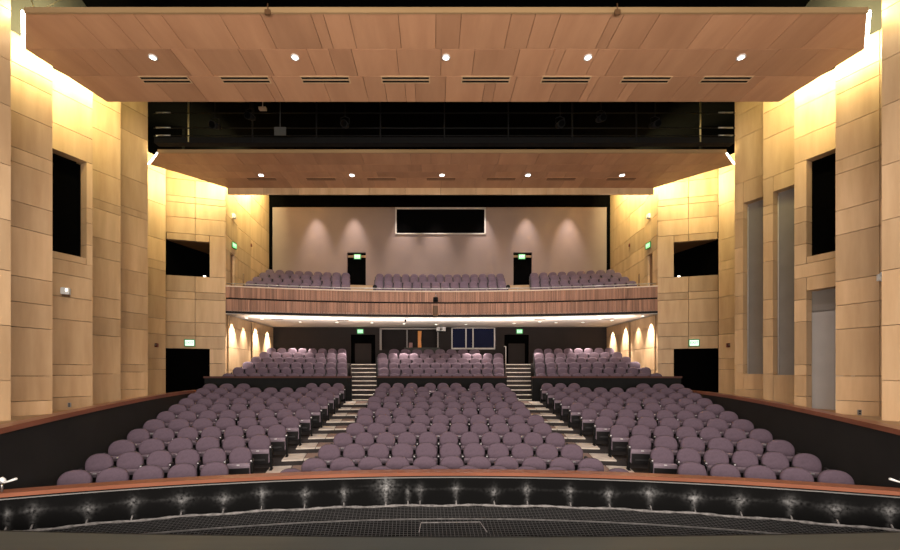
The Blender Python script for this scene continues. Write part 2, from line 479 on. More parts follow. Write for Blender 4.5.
mb.tube([nloc((x,y,.405)) for x,y in p], .008, 5); o = mb.build('patch_outline', 'rope', nroot); o['label'] = 'pale stitched outline of a patch'

# small white fittings above the two ends of the pit rail
for sgn, side, px, py, d_ in ((-1,'left',2,482,5.9),(1,'right',904,482,5.97)):
    x, y, z = at(px, py, d_)
    t = thing('rail_fitting', f'small white angled fitting above the {side} end of the pit rail', 'fitting', (x,y,z))
    mb = MB(); mb.tube([(0,0,-.13),(0,0,.0)], .014, 8); mb.build('stem', 'greymetal', t)
    mb = MB(); mb.tube([(-.03,0,0),(-.02,0,.03),(0,0,.045),(.02,0,.03),(.03,0,0),(0,0,-.02)], .028, 8); mb.build('knuckle', 'white', t)
    mb = MB(); mb.tube([(-sgn*.03,0,-.01),(-sgn*.10,0,.012),(-sgn*.20,0,.045)], [.011,.014,.017], 8); mb.build('arm', 'white', t)

# ------------------------------------------------------------------ theatre seats
def outline(w, z0, zm, z1, n=26):
    """rounded arch outline (x,z): flat bottom, superelliptic top"""
    pts = []
    for i in range(n+1):
        a = pi*i/n; e = 2/2.35
        c, s_ = cos(a), sin(a)
        pts.append((math.copysign(abs(c)**e, c)*w, zm + (z1-zm)*abs(s_)**e))
    r = .05
    for (cx, st) in ((-(w-.018)+r, 180), ((w-.018)-r, 270)):
        for k in range(4):
            a = math.radians(st+30*k); pts.append((cx + r*cos(a), z0 + r + r*sin(a)))
    return pts
def lean(z): return .30*(z-.42)*.55     # recline: y offset grows with height
def domed(w, z0, zm, z1, yf, yb, rings, n=26, smooth=True):
    mb = MB(); P = outline(w, z0, zm, z1, n); N = len(P)
    cx, cz = 0, (z0+z1)/2 - .02
    vs = []; fs = []
    for (s_, yy) in rings:
        for x, z in P:
            X, Z = cx + (x-cx)*s_, cz + (z-cz)*s_
            vs.append((X, yy + lean(Z), Z))
    for r in range(len(rings)-1):
        for k in range(N):
            k2 = (k+1) % N; fs.append((r*N+k, r*N+k2, (r+1)*N+k2, (r+1)*N+k))
    fs.append(tuple(range(N-1,-1,-1))); q = (len(rings)-1)*N; fs.append(tuple(q+k for k in range(N)))
    mb.add(vs, fs, 0, .5, smooth); return mb
def back_mb(lo=False):
    if lo: return domed(.253,.36,.64,.86,0,0,[(.97,.035),(1,.01),(.96,-.03),(.72,-.05)], 12)
    return domed(.2525,.36,.63,.86,0,0,[(.95,.045),(.99,.035),(1,.012),(.985,-.015),(.94,-.036),(.84,-.049),(.6,-.058),(.3,-.061)])
def shell_mb(lo=False):
    return domed(.2535,.30,.62,.862,0,0,[(.90,.075),(.985,.06),(1,.04)], 10 if lo else 22)
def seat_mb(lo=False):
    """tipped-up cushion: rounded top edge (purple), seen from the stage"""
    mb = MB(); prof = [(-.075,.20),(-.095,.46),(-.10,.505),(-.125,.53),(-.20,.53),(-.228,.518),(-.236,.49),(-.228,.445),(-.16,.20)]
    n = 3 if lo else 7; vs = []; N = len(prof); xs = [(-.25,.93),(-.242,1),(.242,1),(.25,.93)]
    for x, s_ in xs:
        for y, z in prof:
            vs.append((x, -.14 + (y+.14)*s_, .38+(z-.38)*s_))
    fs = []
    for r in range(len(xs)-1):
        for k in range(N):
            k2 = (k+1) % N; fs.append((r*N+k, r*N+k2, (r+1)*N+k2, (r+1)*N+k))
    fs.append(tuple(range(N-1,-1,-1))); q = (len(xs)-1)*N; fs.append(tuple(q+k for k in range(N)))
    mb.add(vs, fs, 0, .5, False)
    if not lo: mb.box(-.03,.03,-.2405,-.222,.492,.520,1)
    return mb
def pan_mb():
    mb = MB()
    vs = [(-.225,-.165,.17),(.225,-.165,.17),(.225,-.13,.17),(-.225,-.13,.17),(-.24,-.243,.435),(.24,-.243,.435),(.24,-.19,.435),(-.24,-.19,.435)]
    mb.hexa(vs)
    mb.box(-.15,.15,-.205,-.185,.26,.36)
    return mb
def arm_mb():
    mb = MB(); mb.rbox(-.024,.024,-.24,-.03,.575,.612,.018,0,.5,'z')
    mb.box(-.02,.02,-.20,.02,.54,.575)
    mb.box(-.016,.016,-.246,-.236,.580,.606,1)  # pale box imitates the highlight on the armrest front end
    return mb
def leg_mb():
    mb = MB(); mb.box(-.018,.018,-.17,.02,.03,.54); mb.box(-.03,.03,-.22,.06,0,.03)
    mb.rbox(-.024,.024,-.19,.03,.30,.52,.03,0,.5,'x')
    return mb
SM = dict(backrest=back_mb().mesh('backrest','fabric'), back_shell=shell_mb().mesh('back_shell','blackplastic'),
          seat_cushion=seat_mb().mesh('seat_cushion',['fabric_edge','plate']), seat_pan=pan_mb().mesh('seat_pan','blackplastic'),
          armrest=arm_mb().mesh('armrest',['blackplastic','plate']), leg=leg_mb().mesh('leg','blackmetal'))
mbp = MB(); mbp.box(-.02,.02,-.2,-.185,.525,.545); SM['number_plate'] = None
def seat_root():
    t = thing('theatre_seat', 'x', 'seat')
    ch = []
    for k in ('backrest','back_shell','seat_cushion','seat_pan'):
        o = bpy.data.objects.new(k, SM[k]); COL.objects.link(o); o.parent = t; ch.append(o)
    for k in ('armrest','leg'):
        o = bpy.data.objects.new(k, SM[k]); COL.objects.link(o); o.parent = t; o.location = (-.28,0,0); ch.append(o)
    ALLCH[t.name] = ch
    return t
proto = seat_root(); first = [True]; nseats = 0
ORD = ['first','second','third','fourth','fifth','sixth','seventh','eighth','ninth','tenth','eleventh','twelfth']
def place_seat(x, y, z, rz, pitch, label, group, last):
    global nseats
    if first[0]:
        r = proto; r.location = (x,y,z); r.rotation_euler = (0,0,rz); r.scale = (pitch/.56,1,1); first[0] = False
    else: r = copy_tree(proto, (x,y,z), rz, pitch/.56)
    r['label'] = label; r['group'] = group; nseats += 1
    if last:
        for k in ('armrest','leg'):
            o = bpy.data.objects.new(k, SM[k]); COL.objects.link(o); o.parent = r; o.location = (.28,0,0)
    return r
def row_positions(R, xa, xb, n, cy=CY):
    ta, tb = asin(xa/R), asin(xb/R)
    p = R*(tb-ta)/n
    return [ta + (tb-ta)*(k+.5)/n for k in range(n)], p
CN = [12,11,11,11,10,10,10,10,10,10]
CH = [3.38,3.21,3.11,2.98,2.88,2.84,2.81,2.75,2.77,2.78,2.82,2.86]
JIT = [0,0,0,0,.03,.10,-.06,.04,-.05,.06,-.02,0]
rowname = lambda i, n: 'front' if i == 0 else ('back' if i == n-1 else ORD[i])
GR = 'mauve theatre seats on the main floor'
EXTRA = []     # (x,y,z,rz,pitch) of seats kept in the one massed object
def centre_row(i):
    R = ROWR[i]; z = ROWZ[i]
    if i < 10: spans = [(-CH[i]+JIT[i], CH[i]+JIT[i], CN[i])]
    elif i == 10: spans = [(-CH[i], -.56, 4), (-.20, CH[i], 5)]
    else: spans = [(-2.78,-1.05,3), (-.82,.86,3), (1.12,2.78,3)]
    k0 = 0; tot = sum(s[2] for s in spans)
    for xa, xb, n in spans:
        ts, p = row_positions(R, xa, xb, n)
        for k, t in enumerate(ts):
            lab = f'mauve theatre seat, {ORD[k0]} from the left in the {rowname(i,12)} row of the centre block'
            place_seat(R*sin(t), CY+R*cos(t), z, -t, p, lab, GR, k == n-1); k0 += 1
SN = [5,6,6,7,7,8,8,9,9,9]
def side_row(i, sgn, side):
    R = ROWR[i+1]; z = ROWZ[i+1]
    inner = max(4.16, 4.53 - .06*i)
    t = ring_limit(R); outer = R*sin(t) - .10
    if i < 10: spans = [(inner, outer, SN[i])]
    else: spans = [(inner, inner+1.62, 3), (outer-1.72, outer, 3)]
    k0 = 0
    for xa, xb, n in spans:
        ts, p = row_positions(R, xa, xb, n)
        for k, t in enumerate(ts):
            tt = sgn*t
            lab = f'mauve theatre seat, {ORD[k0]} from the aisle in the {rowname(i,11)} row of the {side} block'
            place_seat(R*sin(tt), CY+R*cos(tt), z, -tt, p, lab, GR, (k == n-1) if sgn > 0 else (k == 0)); k0 += 1
for i in range(12): centre_row(i)
for sgn, side in SIDES:
    for i in range(11): side_row(i, sgn, side)
# rear stalls: first row of the centre block as individuals, the rest massed
for i in range(6):
    R = REARD[i] - CY
    for b, (xa, xb) in enumerate(BLKD(REARD[i])):
        w = xb - xa - .1
        if b == 0: a0, a1, n = xa+.05, xb-.05, (11 if i % 2 else 12)
        else:
            n = 10 if i < 2 else 9
            o_ = 9.92 - .02*i; i_ = .2135*REARD[i] + .06
            if i >= 4: n = 8
            if i == 2: n = 9
            a0, a1 = (-o_, -i_) if b == 1 else (i_, o_)
        ts, p = row_positions(R, a0, a1, n)
        for k, t in enumerate(ts):
            if b == 0 and i == 5 and k in (0, n-1, n-2): continue
            if b == 0 and i == 0:
                place_seat(R*sin(t), CY+R*cos(t), REARZ[0], -t, p, f'mauve theatre seat, {ORD[k]} from the left, first row behind the centre cross wall', GR, k == n-1)
            else: EXTRA.append((R*sin(t), CY+R*cos(t), REARZ[i], -t, p))
# balcony rows
BCY = -17.0
BD = [23.25, 24.2, 25.2, 26.2]
BZ = [zat(h) - .86 for h in (4.95, 5.39, 5.87, 6.30)]
for i in range(4):
    R = BD[i] - BCY
    for (a0, a1, n) in ((-3.65-.1*i, 3.65+.1*i, 14 if i < 2 else 15), (-10.15-.05*i, -4.85-.2*i, 10 - i//2), (4.85+.2*i, 10.15+.05*i, 10 - i//2)):
        ts, p = row_positions(R, a0, a1, n)
        for t in ts: EXTRA.append((R*sin(t), BCY+R*cos(t), BZ[i], -t, p))
mb = MB()
parts = [(back_mb(True),0), (shell_mb(True),1), (seat_mb(True),0), (pan_mb(),1)]
lg = MB(); lg.box(-.30,-.26,-.2,.03,0,.6); parts.append((lg,1))
for (x,y,z,rz,p) in EXTRA:
    c, s_ = cos(rz), sin(rz); sx = p/.56
    for pm, mi in parts:
        mb.add([(x + vx*sx*c - vy*s_, y + vx*sx*s_ + vy*c, z + vz) for vx,vy,vz in pm.v], pm.f, mi, .5, mi == 0)
tag(mb.build('theatre_seats', ['fabric','blackplastic']), 'massed mauve theatre seats of the balcony and the rear rows below it', 'seats', None, 'stuff')

# ------------------------------------------------------------------ tall wood side walls
def column(name, x0, d0, dx, dl, ulist, z0, z1, seams, holes, sgn, gap=.014, thick=.24, mat='maple', label=None, start=.28):
    """wood-clad wall piece: starts at (x0,d0) (x positive outward), runs along (dx,1) for depth length dl.
    seams: heights above eye; holes: (u0,u1,h0,h1) in metres along the panel"""
    L = sqrt(dx*dx+1)*dl; ux, uy = dx/sqrt(dx*dx+1), 1/sqrt(dx*dx+1)
    nx, ny = -uy, ux                                       # outward side of the slab (away from the hall)
    if nx*1 < 0: nx, ny = -nx, -ny
    mb = MB(); us = [-start] + sorted(set(list(ulist))) + [L]
    hs = sorted(set([z0] + [zat(h) for h in seams if z0 < zat(h) < z1] + [z1]))
    def put(u0,u1,a,b,tint,g=gap):
        u0 += g/2; u1 -= g/2; a += g/2; b -= g/2
        if u1-u0 < .012 or b-a < .012: return
        P = []
        for z in (a,b):
            for (u,w) in ((u0,0),(u1,0),(u1,thick),(u0,thick)):
                P.append((sgn*(x0+ux*u+nx*w), d0+uy*u+ny*w, z))
        mb.hexa(P, 0, tint)
    for j in range(len(us)-1):
        for k in range(len(hs)-1):
            cells = [(us[j],us[j+1],hs[k],hs[k+1])]
            for (h0u,h1u,ha,hb) in holes:
                za, zb = zat(ha), zat(hb); nxt = []
                for (a,b,c,d) in cells:
                    if b <= h0u+1e-6 or a >= h1u-1e-6 or d <= za+1e-6 or c >= zb-1e-6: nxt.append((a,b,c,d)); continue
                    if a < h0u: nxt.append((a,h0u,c,d))
                    if b > h1u: nxt.append((h1u,b,c,d))
                    m0, m1 = max(a,h0u), min(b,h1u)
                    if c < za: nxt.append((m0,m1,c,za))
                    if d > zb: nxt.append((m0,m1,zb,d))
                cells = nxt
            for c in cells: put(*c, random.random())
    # dark backing strip a hair inside so that the joints read dark
    o = struct(mb.build(name, mat), label)
    def P(u, w, h): return (sgn*(x0+ux*u+nx*w), d0+uy*u+ny*w, zat(h))
    return o, P, L
def niche(name, P, u0, u1, h0, h1, w, mat, label, extra=None):
    mb = MB()
    mb.hexa([P(u0-.05,w,h0-.02),P(u1+.05,w,h0-.02),P(u1+.05,w+.04,h0-.02),P(u0-.05,w+.04,h0-.02),P(u0-.05,w,h1+.02),P(u1+.05,w,h1+.02),P(u1+.05,w+.04,h1+.02),P(u0-.05,w+.04,h1+.02)])
    return struct(mb.build(name, mat), label)
K = sqrt(.45**2+1)
SE1 = [8.3-.75,7.2,6.37,5.51,5.16,4.22,3.6,2.42,1.8,1.19,0,-.62]
SE2 = [8.0,7.09,6.35,5.0,4.55,3.9,3.3,2.9,2.26,1.61,.33,.02,-.6]
SE3 = [9.0,8.1,6.73,5.8,5.5,4.55,3.9,2.6,1.94,1.34,.07]
SE4 = [9.9,9.0,7.3,6.2,5.95,4.87,3.9,3.03,2.35,1.75,.43,.15,-.5]
wn = 1; dn = 1
WALLP = {}
for sgn, side in SIDES:
    a0 = 0
    # proscenium strip nearest the stage
    o, P, L = column('wall_'+side, 10.0-sgn*.12, 8.3, -.45, 1.02, [], 1.0, 13.6, [8,6.9,5.9,4.6,3.4,2.3,1.1,-.1], [], sgn, label=f'narrow wood panel nearest the stage on the {side}')
    WALLP[side,0] = P
    o, P, L = column('wall_'+side, 10.42-sgn*.13, 10.1, -.45, .82, [.06], 1.2, zat(8.28), SE1, [], sgn, label=f'{side} wood-panelled wall column nearest the stage')
    WALLP[side,1] = P
    if sgn < 0: holes = [(-.2,.705*K,3.5,6.35)]
    else: holes = [(-.2,.575*K,3.5,6.35), (-.2,.575*K,-.99,2.5)]
    o, P, L = column('wall_'+side, 10.91-sgn*.10, 11.9, -.45, .857, [], 1.2, zat(8.6), SE2, holes, sgn, thick=.30, start=.0 if False else .25, label=f'{side} wood-panelled wall column with a dark opening')
    WALLP[side,2] = P
    niche(f'window_{wn}', P, -.25, holes[0][1], 3.5, 6.35, .42, 'void', f'dark window high in the {side} wood wall'); wn += 1
    if sgn > 0:
        niche(f'door_{dn}', P, -.25, holes[0][1], -.99, 1.9, .36, 'palepanel', 'pale grey door in the right wood wall'); dn += 1
        niche(f'trim_{10}', P, -.25, holes[0][1], 1.9, 2.5, .36, 'greypanel', 'grey panel above the pale door')
    h3 = [] if sgn < 0 else [(-.2,.516*K,.04,6.2)]
    o, P, L = column('wall_'+side, 11.385-sgn*.11, 13.8, -.45, .796, [], 1.2, zat(9.6), SE3, h3, sgn, thick=.30, label=f'third {side} wood-panelled wall column')
    WALLP[side,3] = P
    if sgn > 0:
        niche(f'window_{wn}', P, -.25, .516*K, .04, 6.2, .30, 'greypanel', 'tall grey panel in the third right wall column'); wn += 1
        mb = MB(); mb.tube([P(.516*K-.02,.26,.06),P(.516*K-.02,.26,6.1)], .02, 6); struct(mb.build('trim_11','frame'), 'pale edge strip of the tall grey panel')
    h4 = [] if sgn < 0 else [(-.2,.60*K,.08,6.5)]
    o, P, L = column('wall_'+side, 11.63-sgn*.10, 15.4, -.45, .88, [], 1.2, zat(10.6), SE4, h4, sgn, thick=.30, label=f'fourth {side} wood-panelled wall column')
    WALLP[side,4] = P
    if sgn > 0:
        niche(f'window_{wn}', P, -.25, .60*K, .08, 6.5, .30, 'greypanel', 'tall grey panel in the fourth right wall column'); wn += 1
        mb = MB(); mb.tube([P(.60*K-.02,.26,.1),P(.60*K-.02,.26,6.4)], .02, 6); struct(mb.build('trim_12','frame'), 'pale edge strip of the second tall grey panel')
    # narrow column and the broad panel facing the stage
    o, P, L = column('wall_'+side, 12.97, 18.8, -.45, .68, [], 1.0, zat(9.9), [9.2,7.8,6.2,5.2,4.8,3.6,2.6,1.9,.8,.3], [], sgn, label=f'narrow {side} wood panel beside the side doorway')
    WALLP[side,5] = P
    # broad frontal panel: from (12.94,19.9) to (10.47,20.6)
    KF = sqrt(3.5**2+1); hz = [(.03,1.86,-.30-.95,1.28), (.03,1.86,4.76,6.42)]
    o, P, L = column('wall_'+side, 12.94, 19.9, -3.5, .706, [1.24], 1.0, zat(10.2), [9.3,8.5,8.2,7.5,6.75,4.75,4.0,3.65,2.55,1.9,1.3,.6], hz, sgn, .02, .20, start=0, label=f'broad {side} wood panel facing the stage with a doorway and an opening')
    WALLP[side,6] = P
    # doorway and opening recesses
    mb = MB()
    mb.hexa([P(-.2,.9,-1.2),P(2.4,.9,-1.2),P(2.4,.96,-1.2),P(-.2,.96,-1.2),P(-.2,.9,1.4),P(2.4,.9,1.4),P(2.4,.96,1.4),P(-.2,.96,1.4)])
    struct(mb.build(f'door_{dn}', 'void'), f'black doorway at the {side} of the hall'); dn += 1
    mb = MB()     # opening: deep black box with a slanted back and a brown soffit
    q = [P(.0,.22,4.7),P(1.9,3.0,4.7),P(1.9,3.05,4.7),P(.0,.30,4.7),P(.0,.22,6.5),P(1.9,3.0,6.5),P(1.9,3.05,6.5),P(.0,.30,6.5)]
    mb.hexa(q, 0)
    mb.hexa([P(1.88,.22,4.7),P(1.94,.22,4.7),P(1.94,3.0,4.7),P(1.88,3.0,4.7),P(1.88,.22,6.5),P(1.94,.22,6.5),P(1.94,3.0,6.5),P(1.88,3.0,6.5)], 0)
    mb.hexa([P(.0,.21,6.43),P(1.9,.21,6.43),P(1.9,3.0,6.43),P(.0,.24,6.43),P(.0,.21,6.5),P(1.9,.21,6.5),P(1.9,3.0,6.5),P(.0,.24,6.5)], 1)
    struct(mb.build(f'window_{wn}', ['void','doorbrown']), f'dark opening above the {side} side doorway'); wn += 1
    # walls beside the balcony and the rear seats, down to the rear wall
    pts = [(10.50,20.75),(10.72,22.4),(10.80,22.45),(10.84,24.3),(10.92,24.35),(10.97,27.35)]
    segs = [(0,1),(2,3),(4,5)]
    for q, (a,b) in enumerate(segs):
        (xa,da),(xb,db) = pts[a], pts[b]
        hl = [(.55,1.15,3.9,6.2)] if q == 0 else []
        o, P, L = column('wall_'+side, xa, da, (xb-xa)/(db-da), db-da, [], 1.0, zat((10.3,11.5,12.3)[q]), [11.6,10.4,9.2,7.9,6.9,6.2,5.2,4.3,3.4,2.4,1.4,.3], hl, sgn, .02, .2, start=.05, label=f'{side} wood wall beside the rear seating, panel {ORD[q]} from the front')
        WALLP[side,7+q] = P
        if q == 0:
            niche(f'door_{dn}', P, .55, 1.15, 3.9, 6.2, .10, 'doorbrown', f'brown balcony door in the {side} wall'); dn += 1
    for q, (xa, da, xb, db) in enumerate(((10.44,20.85,10.40,23.3),(10.33,23.35,10.27,26.19))):
        o, P, L = column('wall_rear_'+side, xa, da, (xb-xa)/(db-da), db-da, [], .9, 5.58, [2.4,1.4,.3], [], sgn, .02, .05, start=0, label=f'{side} wood wall below the balcony, {"front" if q == 0 else "rear"} panel')
    # dark grey upper wall above the wood, and black outer wall that closes the hall
    mb = MB(); mb.hexa([(sgn*10.7,9.0,zat(8.2)),(sgn*13.4,9.0,zat(8.2)),(sgn*14.4,17,zat(10.5)),(sgn*12.2,17,zat(10.5)),(sgn*10.7,9.0,14.5),(sgn*13.4,9.0,14.5),(sgn*14.4,17,14.5),(sgn*12.2,17,14.5)])
    struct(mb.build('wall_upper_'+side, 'uppergrey'), f'dark grey upper wall on the {side}')
    mb = MB(); mb.box(sgn*15.2, sgn*15.4, 7.5, 28, -1, 14.6); struct(mb.build('wall_outer_'+side, 'void'), f'black outer wall on the {side}')
    mb = MB(); mb.hexa([(sgn*12.4,20.3,zat(10.1)),(sgn*15.2,20.3,zat(10.1)),(sgn*15.2,20.5,zat(10.1)),(sgn*12.4,20.5,zat(10.1)),(sgn*12.4,20.3,14.5),(sgn*15.2,20.3,14.5),(sgn*15.2,20.5,14.5),(sgn*12.4,20.5,14.5)])
    struct(mb.build('wall_upper_'+side, 'void'), f'dark wall above the broad {side} panel')
mb = MB(); mb.box(-15.4, 15.4, 7.5, 28.2, 14.5, 14.7); struct(mb.build('ceiling', 'void'), 'black roof above the suspended ceilings')

# ------------------------------------------------------------------ suspended wooden ceiling clouds
def cloud(label, H, rows, edge, seamsets, fascia_h, slots, slotmat, lamps, led_pts, seed, lampr, slotw, slotgap, slott, lamp_lab, slot_lab, back_lip, xo):
    rn = random.Random(seed); d0, d1 = rows[0], rows[-1]; z = zat(H)
    root = thing('ceiling_cloud', label, 'ceiling panel', (xo,(d0+d1)/2,z))
    oy = (d0+d1)/2
    mb = MB(); g = .012
    def W(x,d,h): return (x, d-oy, h)
    for r in range(len(rows)-1):
        da, db = rows[r]+g/2, rows[r+1]-g/2; dm = rows[r+1] if False else (da+db)/2
        ea, eb = edge(da), edge(db)
        xs = [x-xo for x in seamsets[r] if -min(ea,eb)+.1 < x < min(ea,eb)-.1]
        lx = [(-ea,-eb)] + [(x,x) for x in xs] + [(ea,eb)]
        for k in range(len(lx)-1):
            (a0,a1),(b0,b1) = lx[k], lx[k+1]
            g0 = g/2 if k > 0 else 0; g1 = g/2 if k < len(lx)-2 else 0
            mb.hexa([W(a0+g0,da,0),W(b0-g1,da,0),W(b1-g1,db,0),W(a1+g0,db,0),W(a0+g0,da,.03),W(b0-g1,da,.03),W(b1-g1,db,.03),W(a1+g0,db,.03)], 0, rn.random())
    mb.build('veneer_panels', 'cloudwood', root)
    mb = MB()
    for r in range(len(rows)-1):
        da, db = rows[r], rows[r+1]; ea, eb = edge(da)-.02, edge(db)-.02
        mb.hexa([W(-ea,da,.032),W(ea,da,.032),W(eb,db,.032),W(-eb,db,.032),W(-ea,da,.10),W(ea,da,.10),W(eb,db,.10),W(-eb,db,.10)])
    mb.build('backing', 'doorbrown', root)
    mb = MB(); e0 = edge(d0)
    mb.box(-e0, e0, d0-.045-oy, d0-oy, -.01, fascia_h)
    mb.build('front_fascia', 'fascia', root)
    if back_lip:
        mb = MB(); e1 = edge(d1); xs = [-e1+2*e1*k/12 for k in range(13)]
        for k in range(12): mb.box(xs[k]+.006, xs[k+1]-.006, d1-oy, d1+.05-oy, -back_lip, .1, 0, rn.random())
        mb.build('rear_lip', 'maple', root)
    for sgn, side in SIDES:
        mb = MB()
        mb.tube([W(sgn*x,d,h) for x,d,h in led_pts], .032, 6)
        o = mb.build('led_strip', 'led', root); o['label'] = 'glowing light strip at the end of the ceiling panel'
    for k, (x,d) in enumerate(slots):
        slot_m = []
        for s_ in (-1,1):
            mb = MB(); mb.box(-slotw/2, slotw/2, s_*slotgap-slott, s_*slotgap+slott, -.010, .012); slot_m.append(mb)
        mb = MB(); e = slotgap+slott
        mb.box(-slotw/2-.03, slotw/2+.03, -e-.03, -e, -.014, .012); mb.box(-slotw/2-.03, slotw/2+.03, e, e+.03, -.014, .012)
        mb.box(-slotw/2, slotw/2, -slotgap+slott, slotgap-slott, -.014, .012)
        for s_ in (-1,1): mb.box(s_*(slotw/2), s_*(slotw/2+.03), -e, e, -.014, .012)
        t = mb.build('air_slot', 'maple' if slotmat == 'slot' else 'cloudwood', root); t.location = (x-xo,d-oy,0); t['label'] = 'double air slot'
        for q in slot_m: q.build('slot', slotmat, t)
    for k, (x,d) in enumerate(lamps):
        t = thing('downlight', lamp_lab(k), 'ceiling light', (x,d,z))
        mb = MB(); mb.ringd((0,0,-.022), lampr, lampr+.03, 18, 0, .022); mb.build('trim_ring', 'white', t)
        mb = MB(); mb.disc((0,0,-.020), lampr, 18, 0, .02); mb.build('lens', 'lamp', t)
    return root
H1 = 7.5
def X1(px, d): return (px-PX)/F*d + CX
s1 = [X1(p,9.75) for p in (75,107,139,162,187,239.8,277,322.5,333.7,356.8,401.4,435.7,458.7,504,526,548.8,595,606,638.3,686.5,723,766.6,800)]
s2 = [X1(p,10.64) for p in (76,102,121,142.5,192,214,254,274.6,317,337,358,399.3,440.6,471.6,513,544.7,555,585,604.5,650,694,722,751,790)]
s3 = [X1(p,11.63) for p in (174,208.7,246,276,285,331,368.8,387.4,406.5,416,445,481.8,492,510,548,578,585.7,615,625.6,668,700,738)]
def edge1(d):
    pts = [(8.8,8.70),(9.75,9.62),(11.63,9.19)]
    for (a,xa),(b,xb) in zip(pts, pts[1:]):
        if d <= b: return xa + (xb-xa)*(d-a)/(b-a)
    return pts[-1][1]
spl = [(165.5+80.05*k) for k in range(8)]
POS5 = ['far left','second from left','middle','second from right','far right']
front_cloud = cloud('front suspended wooden ceiling panel with five round lights and black air slots', H1, [8.8,9.75,10.64,11.63], edge1, [s1,s2,s3], .10,
      [(X1(p,10.75),10.75) for p in spl], 'slot', [(X1(p,9.99),9.99) for p in (153,295,446,588,741)],
      [(8.74,8.78,.03),(9.67,9.75,.03)], 5, .068, 1.18, .062, .036,
      lambda k: f'lit round downlight in the front wooden ceiling panel, {POS5[k]}',
      lambda k: f'black double air slot in the front wooden ceiling panel, {ORD[k]} from the left', 0, -.14)
H2 = 8.6
def edge2(d):
    pts = [(16.4,10.95),(17.3,11.85),(17.9,11.2),(19.44,9.75)]
    for (a,xa),(b,xb) in zip(pts, pts[1:]):
        if d <= b: return xa + (xb-xa)*(d-a)/(b-a)
    return pts[-1][1]
rr = random.Random(11)
def rs():
    x = -11.5; out = []
    while x < 11.5: x += rr.choice((.55,.8,1.1,1.5,1.9)); out.append(x)
    return out
X2 = lambda p, d: (p-PX)/F*d + CX
cloud('rear suspended wooden ceiling panel above the balcony with five small lights', H2, [16.4,17.3,17.9,18.5,19.44], edge2, [rs(),rs(),rs(),rs()], .12,
      [(X2(p,18.55),18.55) for p in (262,321,381.5,441,501,561,621)], 'slotbrown', [(X2(p,18.18),18.18) for p in (261,352,442,528,622)],
      [(10.97,16.42,.03),(11.93,17.3,.03)], 6, .10, 1.25, .06, .04,
      lambda k: f'lit round downlight in the rear wooden ceiling panel, {POS5[k]}',
      lambda k: f'brown air slot in the rear wooden ceiling panel, {ORD[k]} from the left', .30, -.07)
# suspension cables and small brackets at the front ceiling panel
for k, (pa, pb, w) in enumerate((((29,-4),(34,9),'near-vertical'),((64,-1),(45,9),'slanting'))):
    a = at(*pa, 8.9); b = at(*pb, 8.78)
    mb = MB(); mb.tube([(b[0],b[1],zat(H1)+.10),(a[0],a[1]+.02,a[2]+.05)], .012, 5)
    tag(mb.build('suspension_cable', 'cable'), f'{w} yellow-lit suspension cable at the left end of the front ceiling panel', 'cable')
for px, side in ((268,'left'),(617,'right')):
    x, y, z = at(px, 12, 8.755)
    mb = MB(); mb.rbox(-.06,.06,-.03,.012,-.07,.03,.02,0,.5,'y'); t = mb.build('edge_bracket', 'clip', front_cloud); t['label'] = 'small brown bracket'
    t.location = (x+.14, y-.005-(8.8+11.63)/2, z-zat(H1))
    mb = MB(); mb.tube([(0,-.015,.02),(0,-.01,.16)], .012, 6); mb.build('stem', 'clip', t)

# ------------------------------------------------------------------ lighting catwalk in the black gap
CD = 15.5
cw = thing('lighting_catwalk', 'black pipe catwalk in the dark gap between the two wooden ceiling panels', 'catwalk', (0,CD,zat(8.35)))
def cwl(h): return h - 8.35
for h, r in ((9.59,.022),(9.04,.022),(8.76,.018)):
    mb = MB(); mb.tube([(-10.6,0,cwl(h)),(10.6,0,cwl(h))], r, 8); mb.build('rail', 'blackmetal', cw)
    for sgn in (-1,1):
        mb = MB(); mb.tube([(sgn*9.97,-.035,cwl(h)),(sgn*10.5,-.035,cwl(h))], .022, 6); o = mb.build('rail_highlight', 'greymetal', cw); o['label'] = 'rail end in pale metal imitating a highlight'  # paler sleeve imitates the light caught near each rail end
for k in range(9):
    x = -9.35 + 2.3375*k
    mb = MB(); mb.tube([(x,.03,cwl(8.55)),(x,.03,cwl(10.2))], .030, 6); mb.build('post', 'cable' if k in (0,8) else 'blackmetal', cw)  # outermost posts coloured as if lit
mb = MB(); mb.box(-10.6,10.6,.05,.30,cwl(8.52),cwl(8.58)); mb.box(-10.6,10.6,.02,.05,cwl(8.51),cwl(8.72)); mb.build('deck', 'blackmetal', cw)
mb = MB(); mb.tube([(-10.4,14.5,zat(9.9)),(10.4,14.5,zat(9.9))], .03, 8)
tag(mb.build('lighting_pipe','blackmetal'), 'long black pipe above the hanging stage spotlights in the dark ceiling gap', 'pipe')
for k, (px, py, txt) in enumerate(((215,125,'far left'),(250,116,'second from left'),(345,124,'third from left'),(560,124,'third from right'),(601,118,'second from right'),(655,124,'far right'))):
    x, y, z = at(px, py, 14.5)
    t = thing('stage_spotlight', f'black stage spotlight hanging in the dark ceiling gap, {txt}', 'spotlight', (x,y,z))
    mb = MB(); mb.tube([(0,.28,.1),(0,.05,.0),(0,-.2,-.1)], [.09,.11,.12], 12); mb.build('housing', 'blackmetal', t)
    mb = MB(); mb.tube([(0,-.2,-.1),(0,-.215,-.106)], [.10,.10], 12); mb.build('lens', 'void', t)
    mb = MB(); mb.tube([(-.14,0,0),(-.14,0,.2),(0,0,.26),(.14,0,.2),(.14,0,0)], .015, 6); mb.tube([(0,0,.26),(0,0,zat(9.9)-z-.03)], .015, 6); mb.build('yoke', 'blackmetal', t)
mb = MB(); x,y,z = at(280,131,14.485); mb.box(x-.2,x+.2,y,y+.03,z-.14,z+.14)
